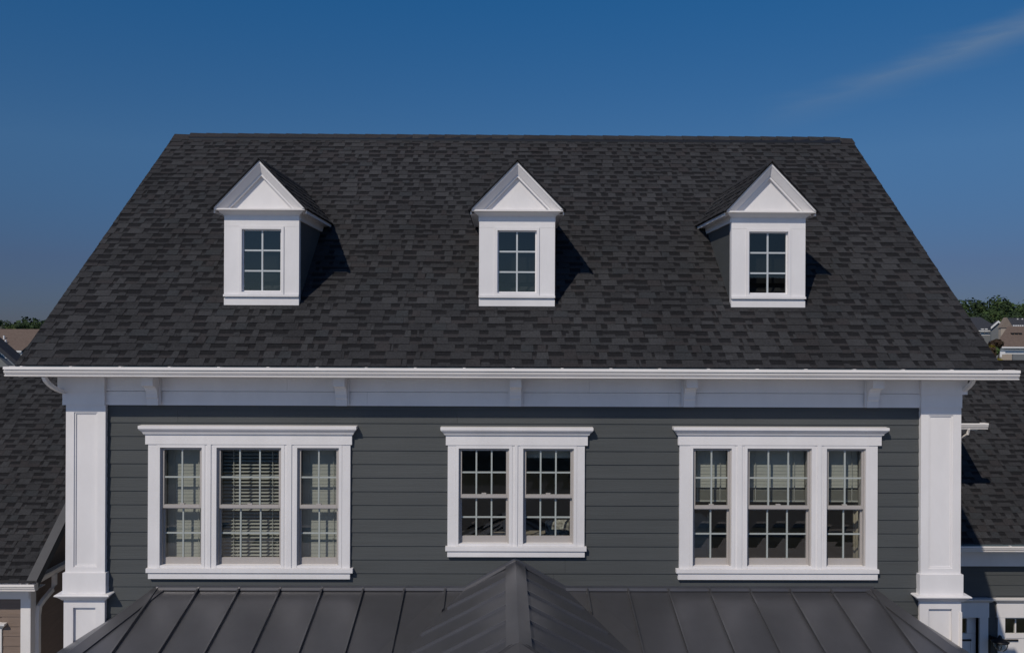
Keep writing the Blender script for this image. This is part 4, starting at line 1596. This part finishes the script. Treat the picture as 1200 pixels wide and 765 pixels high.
# slate roofed house behind it with a white trimmed gable
gy = 120.0
sx0, sx1 = X(1122, gy, 385), X(1175, gy, 385)
sl_ = far_house('slate_roof_house', 'far slate roofed house with small white trimmed gable below the trees', sx0, sx1, gy, 8.0, Z(387, gy, 1150), Z(371.5, gy + 4, 1150), 0.9, M['far_grey_wall'], M['far_slate_roof'])
gx0, gx1, gz0, gz1 = X(1160.5, gy - 2, 385), X(1178, gy - 2, 385), Z(384.5, gy - 2, 1170), Z(377, gy - 2, 1170)
gm = (gx0 + gx1) / 2
MB().prism([(gx0 + .2, gy - 1.9, 0), (gx1 - .2, gy - 1.9, 0), (gx1 - .2, gy - 1.9, gz0), (gm, gy - 1.9, gz1 - .05), (gx0 + .2, gy - 1.9, gz0)], (0, .25, 0)).build('gable_wall', M['far_grey_wall'], sl_)
for s in (-1, 1):
    e = gx0 if s < 0 else gx1
    MB().prism([(e, gy - 2.1, gz0), (gm, gy - 2.1, gz1), (gm, gy - 2.1, gz1 + .14), (e, gy - 2.1, gz0 + .14)], (0, .6, 0)).build('gable_roof', M['far_slate_roof'], sl_)
    MB().prism([(e, gy - 2.2, gz0 - .12), (gm, gy - 2.2, gz1 - .12), (gm, gy - 2.2, gz1 + .16), (e, gy - 2.2, gz0 + .16)], (0, .09, 0)).build('rake_board', M['far_white'], sl_)
for px in (1151, 1155.5):
    wx = X(px, gy, 385)
    MB().box(wx, wx + .35, gy + .2, gy + .39, Z(391, gy, 1150), Z(385, gy, 1150)).build('trim', M['far_white'], sl_)
wx = X(1170, gy - 2, 384)
MB().box(wx, wx + .5, gy - 1.99, gy - 1.905, Z(384.5, gy, 1170), Z(382.5, gy, 1170)).build('gable_vent', M['far_white'], sl_)
# tan gable and dormered house further right
ty_ = 100.0
tx0, tx1 = X(1173, ty_, 380), X(1186, ty_, 380)
tn = thing('tan_gable_house', ((tx0 + tx1) / 2, ty_ + 4, 0), 'far tan gable peeking over the brown roof ridge', 'house')
tm, tz0, tz1 = (tx0 + tx1) / 2, Z(384, ty_, 1180), Z(372, ty_, 1180)
MB().prism([(tx0, ty_, 0), (tx1, ty_, 0), (tx1, ty_, tz0), (tx0, ty_, tz0)], (0, .5, 0)).build('wall', M['far_beige_wall'], tn)
MB().prism([(tx0 - .1, ty_ - .1, tz0), (tx1 + .1, ty_ - .1, tz0), (tm, ty_ - .1, tz1)], (0, .7, 0)).build('roof', M['far_tan_roof'], tn)
wy_ = 110.0
dh = far_house('dormered_house', 'far grey roofed house with white dormers at the right edge', X(1186, wy_, 380), X(1186, wy_, 380) + 12, wy_, 2.4, Z(383, wy_, 1190), Z(372.5, wy_ + 1.2, 1190), .1, M['far_grey_wall'], M['far_slate_roof'])
for px in (1190.5, 1196, 1201.5):
    x0 = X(px, wy_ + 1, 375)
    z0, z1 = Z(377, wy_ + 1, 1195), Z(375.2, wy_ + 1, 1195)
    MB().prism([(x0, wy_ + 1.0, z0), (x0 + .5, wy_ + 1.0, z0), (x0 + .5, wy_ + 1.0, z1), (x0 + .25, wy_ + 1.0, z1 + .22), (x0, wy_ + 1.0, z1)], (0, .5, 0)).build('dormer', M['far_white'], dh)
for k in range(6):
    x0 = X(1186 + 2.6 * k, wy_, 382)
    MB().box(x0, x0 + .14, wy_ - .3, wy_ - .15, Z(384, wy_, 1190), Z(380.8, wy_, 1190)).build('baluster', M['far_white'], dh)

# brown roofed house far left
ly0 = 78.0
lx1 = X(26, ly0, 411)
le, lr = Z(410.5, ly0, 10), Z(385.5, ly0 + 4.4, 10)
lb = far_house('brown_roof_house', 'far house with brown roof and two white vent pipes beyond the left gutter end', lx1 - 16, lx1, ly0, 8.8, le, lr, lx1 - X(39.5, ly0 + 4.4, 385) if False else .05, M['far_grey_wall'], M['far_brown_roof'])
for (px, py) in ((4.8, 397.5), (6.8, 402.5)):
    f = (410.5 - py) / 25.0
    yy = ly0 + 4.4 * f
    xx = X(px, yy, py)
    zz = le + (lr - le) * f
    MB().tube([(xx, yy, zz - .1), (xx, yy, zz + .32)], .09, 8).build('vent_pipe', M['far_white'], lb)
for (p0, p1) in ((15.5, 17.0), (24.0, 25.6)):
    MB().box(X(p0, ly0, 418), X(p1, ly0, 418), ly0 + .05, ly0 + .32, Z(424, ly0, 20), Z(413.5, ly0, 20)).build('porch_post', M['far_white'], lb)
wx0, wx1_ = X(18.7, ly0, 418), X(23.0, ly0, 418)
wz0, wz1 = Z(424, ly0, 20), Z(413.5, ly0, 20)
f = MB().box(wx0, wx1_, ly0 + .2, ly0 + .34, wz0, wz1).build('window', M['far_white'], lb)
MB().box(wx0 + .1, wx1_ - .1, ly0 + .17, ly0 + .199, wz0 + .12, wz1 - .12).build('pane', M['window_glass'], f)
# dark gable of the house between
cy0 = 27.0
ccx = X(-26, cy0, 400)
cg0 = thing('dark_gable_house', (ccx, cy0 + 4, 0), 'near slate gable with broad white rake board at the left edge', 'house')
ex, ez_ = X(25, cy0, 428), Z(434, cy0, 20)
az_ = ez_ + (ex - ccx) * .86
MB().prism([(2 * ccx - ex + .5, cy0 + .56, 0), (ex - .5, cy0 + .56, 0), (ex - .5, cy0 + .56, ez_ - .1), (ccx, cy0 + .56, az_ - .5), (2 * ccx - ex + .5, cy0 + .56, ez_ - .1)], (0, .3, 0)).build('wall', M['far_grey_wall'], cg0)
for s in (-1, 1):
    e = ccx + s * (ex - ccx)
    MB().prism([(e, cy0, ez_), (ccx, cy0, az_), (ccx, cy0, az_ + .16), (e, cy0, ez_ + .16)], (0, .6, 0)).build('roof', M['far_slate_roof'], cg0)
    MB().prism([(e, cy0 + .45, ez_ - .26), (ccx, cy0 + .45, az_ - .26), (ccx, cy0 + .45, az_ - .001), (e, cy0 + .45, ez_ - .001)], (0, .09, 0)).build('rake_board', M['far_white'], cg0)

# houses across the street, seen only as reflections in the panes
for i, (x0, x1, ez_, rz2, wm, rm, lab) in enumerate(((-19, -8, 5.2, 8.0, 'far_beige_wall', 'far_brown_roof', 'beige house across the street with brown roof'),
                                                    (-5, 6, 5.2, 8.2, 'far_grey_wall', 'far_slate_roof', 'grey house across the street facing the main house'),
                                                    (9, 20, 6.4, 10.0, 'brick_wall', 'far_slate_roof', 'red brick house across the street'))):
    far_house('street_house', lab, x0, x1, -33, 10, ez_, rz2, 2.4, M[wm], M[rm], [], 'houses across the street')


# ------------------------------------------------------------------ trees and shrubs
def crown_mesh(seed, r, h, n, leaf, mats):
    rg = random.Random(seed)
    q = MB()
    blobs = []
    for _ in range(9):
        a, rr_ = rg.uniform(0, 6.28), rg.uniform(.15, .75) * r
        zz = rg.uniform(.15, .85) * h
        k = 1 - .45 * abs(zz / h - .4)
        blobs.append((rr_ * math.cos(a) * k, rr_ * math.sin(a) * k, zz, rg.uniform(.30, .52) * r, rg.choice((0, 0, 1, 2))))
    blobs.append((0, 0, h * .8, r * .45, 0))
    for _ in range(n):
        bx, by, bz, br, bm_ = rg.choice(blobs)
        d_ = Vector((rg.gauss(0, 1), rg.gauss(0, 1), rg.gauss(0, 1))).normalized() * br * rg.uniform(.6, 1.08)
        c = Vector((bx, by, bz + 0)) + Vector((d_.x, d_.y, d_.z * .85))
        nrm = (d_.normalized() + Vector((rg.uniform(-.6, .6), rg.uniform(-.6, .6), rg.uniform(-.2, .8)))).normalized()
        t = nrm.orthogonal().normalized()
        b = nrm.cross(t)
        an = rg.uniform(0, 6.28)
        t, b = t * math.cos(an) + b * math.sin(an), b * math.cos(an) - t * math.sin(an)
        s = leaf * rg.uniform(.6, 1.4)
        m_ = bm_ if rg.random() < .8 else rg.choice((0, 1, 2))
        q.poly([c - t * s, c - b * s * .7, c + t * s, c + b * s * .7], m_)
    return q, mats


def make_tree(name, seed, r, h, th, mats, n=1500, leaf=.32):
    t = bpy.data.objects.new(name, None)
    COL.objects.link(t)
    tr = MB()
    tr.tube([(0, 0, 0), (.05, .02, th * .5), (0, 0, th), (.1, 0, th + h * .6)], [.28, .22, .17, .05], 7)
    for k in range(4):
        a = k * 1.7 + seed
        tr.tube([(0, 0, th * (.8 + .08 * k)), (math.cos(a) * r * .35, math.sin(a) * r * .35, th + h * .3), (math.cos(a) * r * .6, math.sin(a) * r * .6, th + h * .5)], [.10, .07, .02], 5)
    o = tr.build('trunk', M['bark'], t, origin=(0, 0, 0))
    q, ms = crown_mesh(seed, r, h, n, leaf, mats)
    q.v = [(x, y, z + th) for x, y, z in q.v]
    o = q.build('crown', ms, t, origin=(0, 0, 0))
    return t


G3 = [M['leaf_green'], M['leaf_dark'], M['leaf_olive']]
D3 = [M['leaf_dark'], M['leaf_green'], M['leaf_dark']]
protos = [make_tree('leafy_tree', s, r, h, th, G3 if s % 2 else D3) for s, r, h, th in ((1, 3.6, 8.0, 3.0), (2, 4.4, 9.0, 3.4), (3, 3.2, 9.5, 2.6), (4, 4.8, 8.0, 3.5))]
rg = random.Random(77)
k = 0
used = set()


def put_tree(px, top, y, lab, group):
    global k
    p = protos[k % 4]
    o = p if id(p) not in used else copy_tree(p)
    used.add(id(p))
    k += 1
    tot = (11.0, 12.4, 12.1, 11.5)[(k - 1) % 4]
    sc = (Z(top, y, px)) / tot
    o.location = (X(px, y, top), y, 0)
    o.scale = (sc * rg.uniform(.8, 1.05), sc * .95, sc)
    o.rotation_euler = (0, 0, rg.uniform(0, 6.28))
    tag(o, lab, 'tree', group)


RL = 'green leafy tree in the wooded band above the far houses at right'
for i in range(15):
    px = 1082 + i * 11.5 + rg.uniform(-3, 3)
    put_tree(px, 349 + rg.uniform(-1.5, 6) + (9 if px < 1128 else 0), rg.uniform(205, 250), RL, 'trees on the right horizon')
for i in range(9):
    px = 1120 + i * 12 + rg.uniform(-3, 3)
    put_tree(px, 361 + rg.uniform(-3, 4), rg.uniform(150, 180), RL, 'trees on the right horizon')
for i in range(9):
    px = -25 + i * 10 + rg.uniform(-2, 2)
    put_tree(px, (371 if px < 6 else 376) + rg.uniform(-1, 2.5) + (5 if 33 < px < 41 else 0), rg.uniform(215, 260), 'dark distant tree above the brown roof at left', 'trees on the left horizon')


def shrub(name, px, top, y, r, mats, lab, seed):
    t = thing(name, (X(px, y, top), y, 0), lab, 'shrub')
    zt_ = Z(top, y, px)
    tr = MB()
    bx = X(px, y, top)
    for a in range(3):
        tr.tube([(bx, y, 0), (bx + .3 * math.cos(a * 2.1), y + .3 * math.sin(a * 2.1), zt_ * .6), (bx + .5 * math.cos(a * 2.1), y + .5 * math.sin(a * 2.1), zt_ * .85)], [.09, .06, .02], 5)
    tr.build('stem', M['bark'], t)
    q, ms = crown_mesh(seed, r, zt_ * .62, 900, .2, mats)
    q.v = [(x + bx, yy + y, z + zt_ * .35) for x, yy, z in q.v]
    q.build('foliage', ms, t)


shrub('shrub', 1165.5, 389.5, 72, .95, [M['leaf_red'], M['leaf_red'], M['leaf_dark']], 'reddish autumn shrub in front of the far slate roofed house', 5)
shrub('shrub', 1160.5, 395, 66, .6, [M['leaf_red'], M['leaf_yellow'], M['leaf_red']], 'rust and yellow shrub left of the brown roof', 6)
shrub('shrub', 1164, 397, 69, .9, [M['leaf_green'], M['leaf_olive'], M['leaf_yellow']], 'green shrub against the end of the brown roof', 7)

# a far wood closing the horizon behind the house: one mass nobody could count
wood = MB()
rg = random.Random(19)
for i in range(58):
    y = rg.uniform(300, 350)
    x = X(30 + i * 19.5 + rg.uniform(-8, 8), y)
    h = rg.uniform(9.0, 11.5)
    q, _m = crown_mesh(200 + i % 9, rg.uniform(5.0, 7.0), h, 260, .75, G3)
    n0 = len(wood.v)
    wood.v += [(a + x, b + y, c) for a, b, c in q.v]
    wood.f += [tuple(v_ + n0 for v_ in f_) for f_ in q.f]
    wood.m += q.m
tag(wood.build('wood', D3), 'far dark wood along the horizon behind the houses', None, kind='stuff')
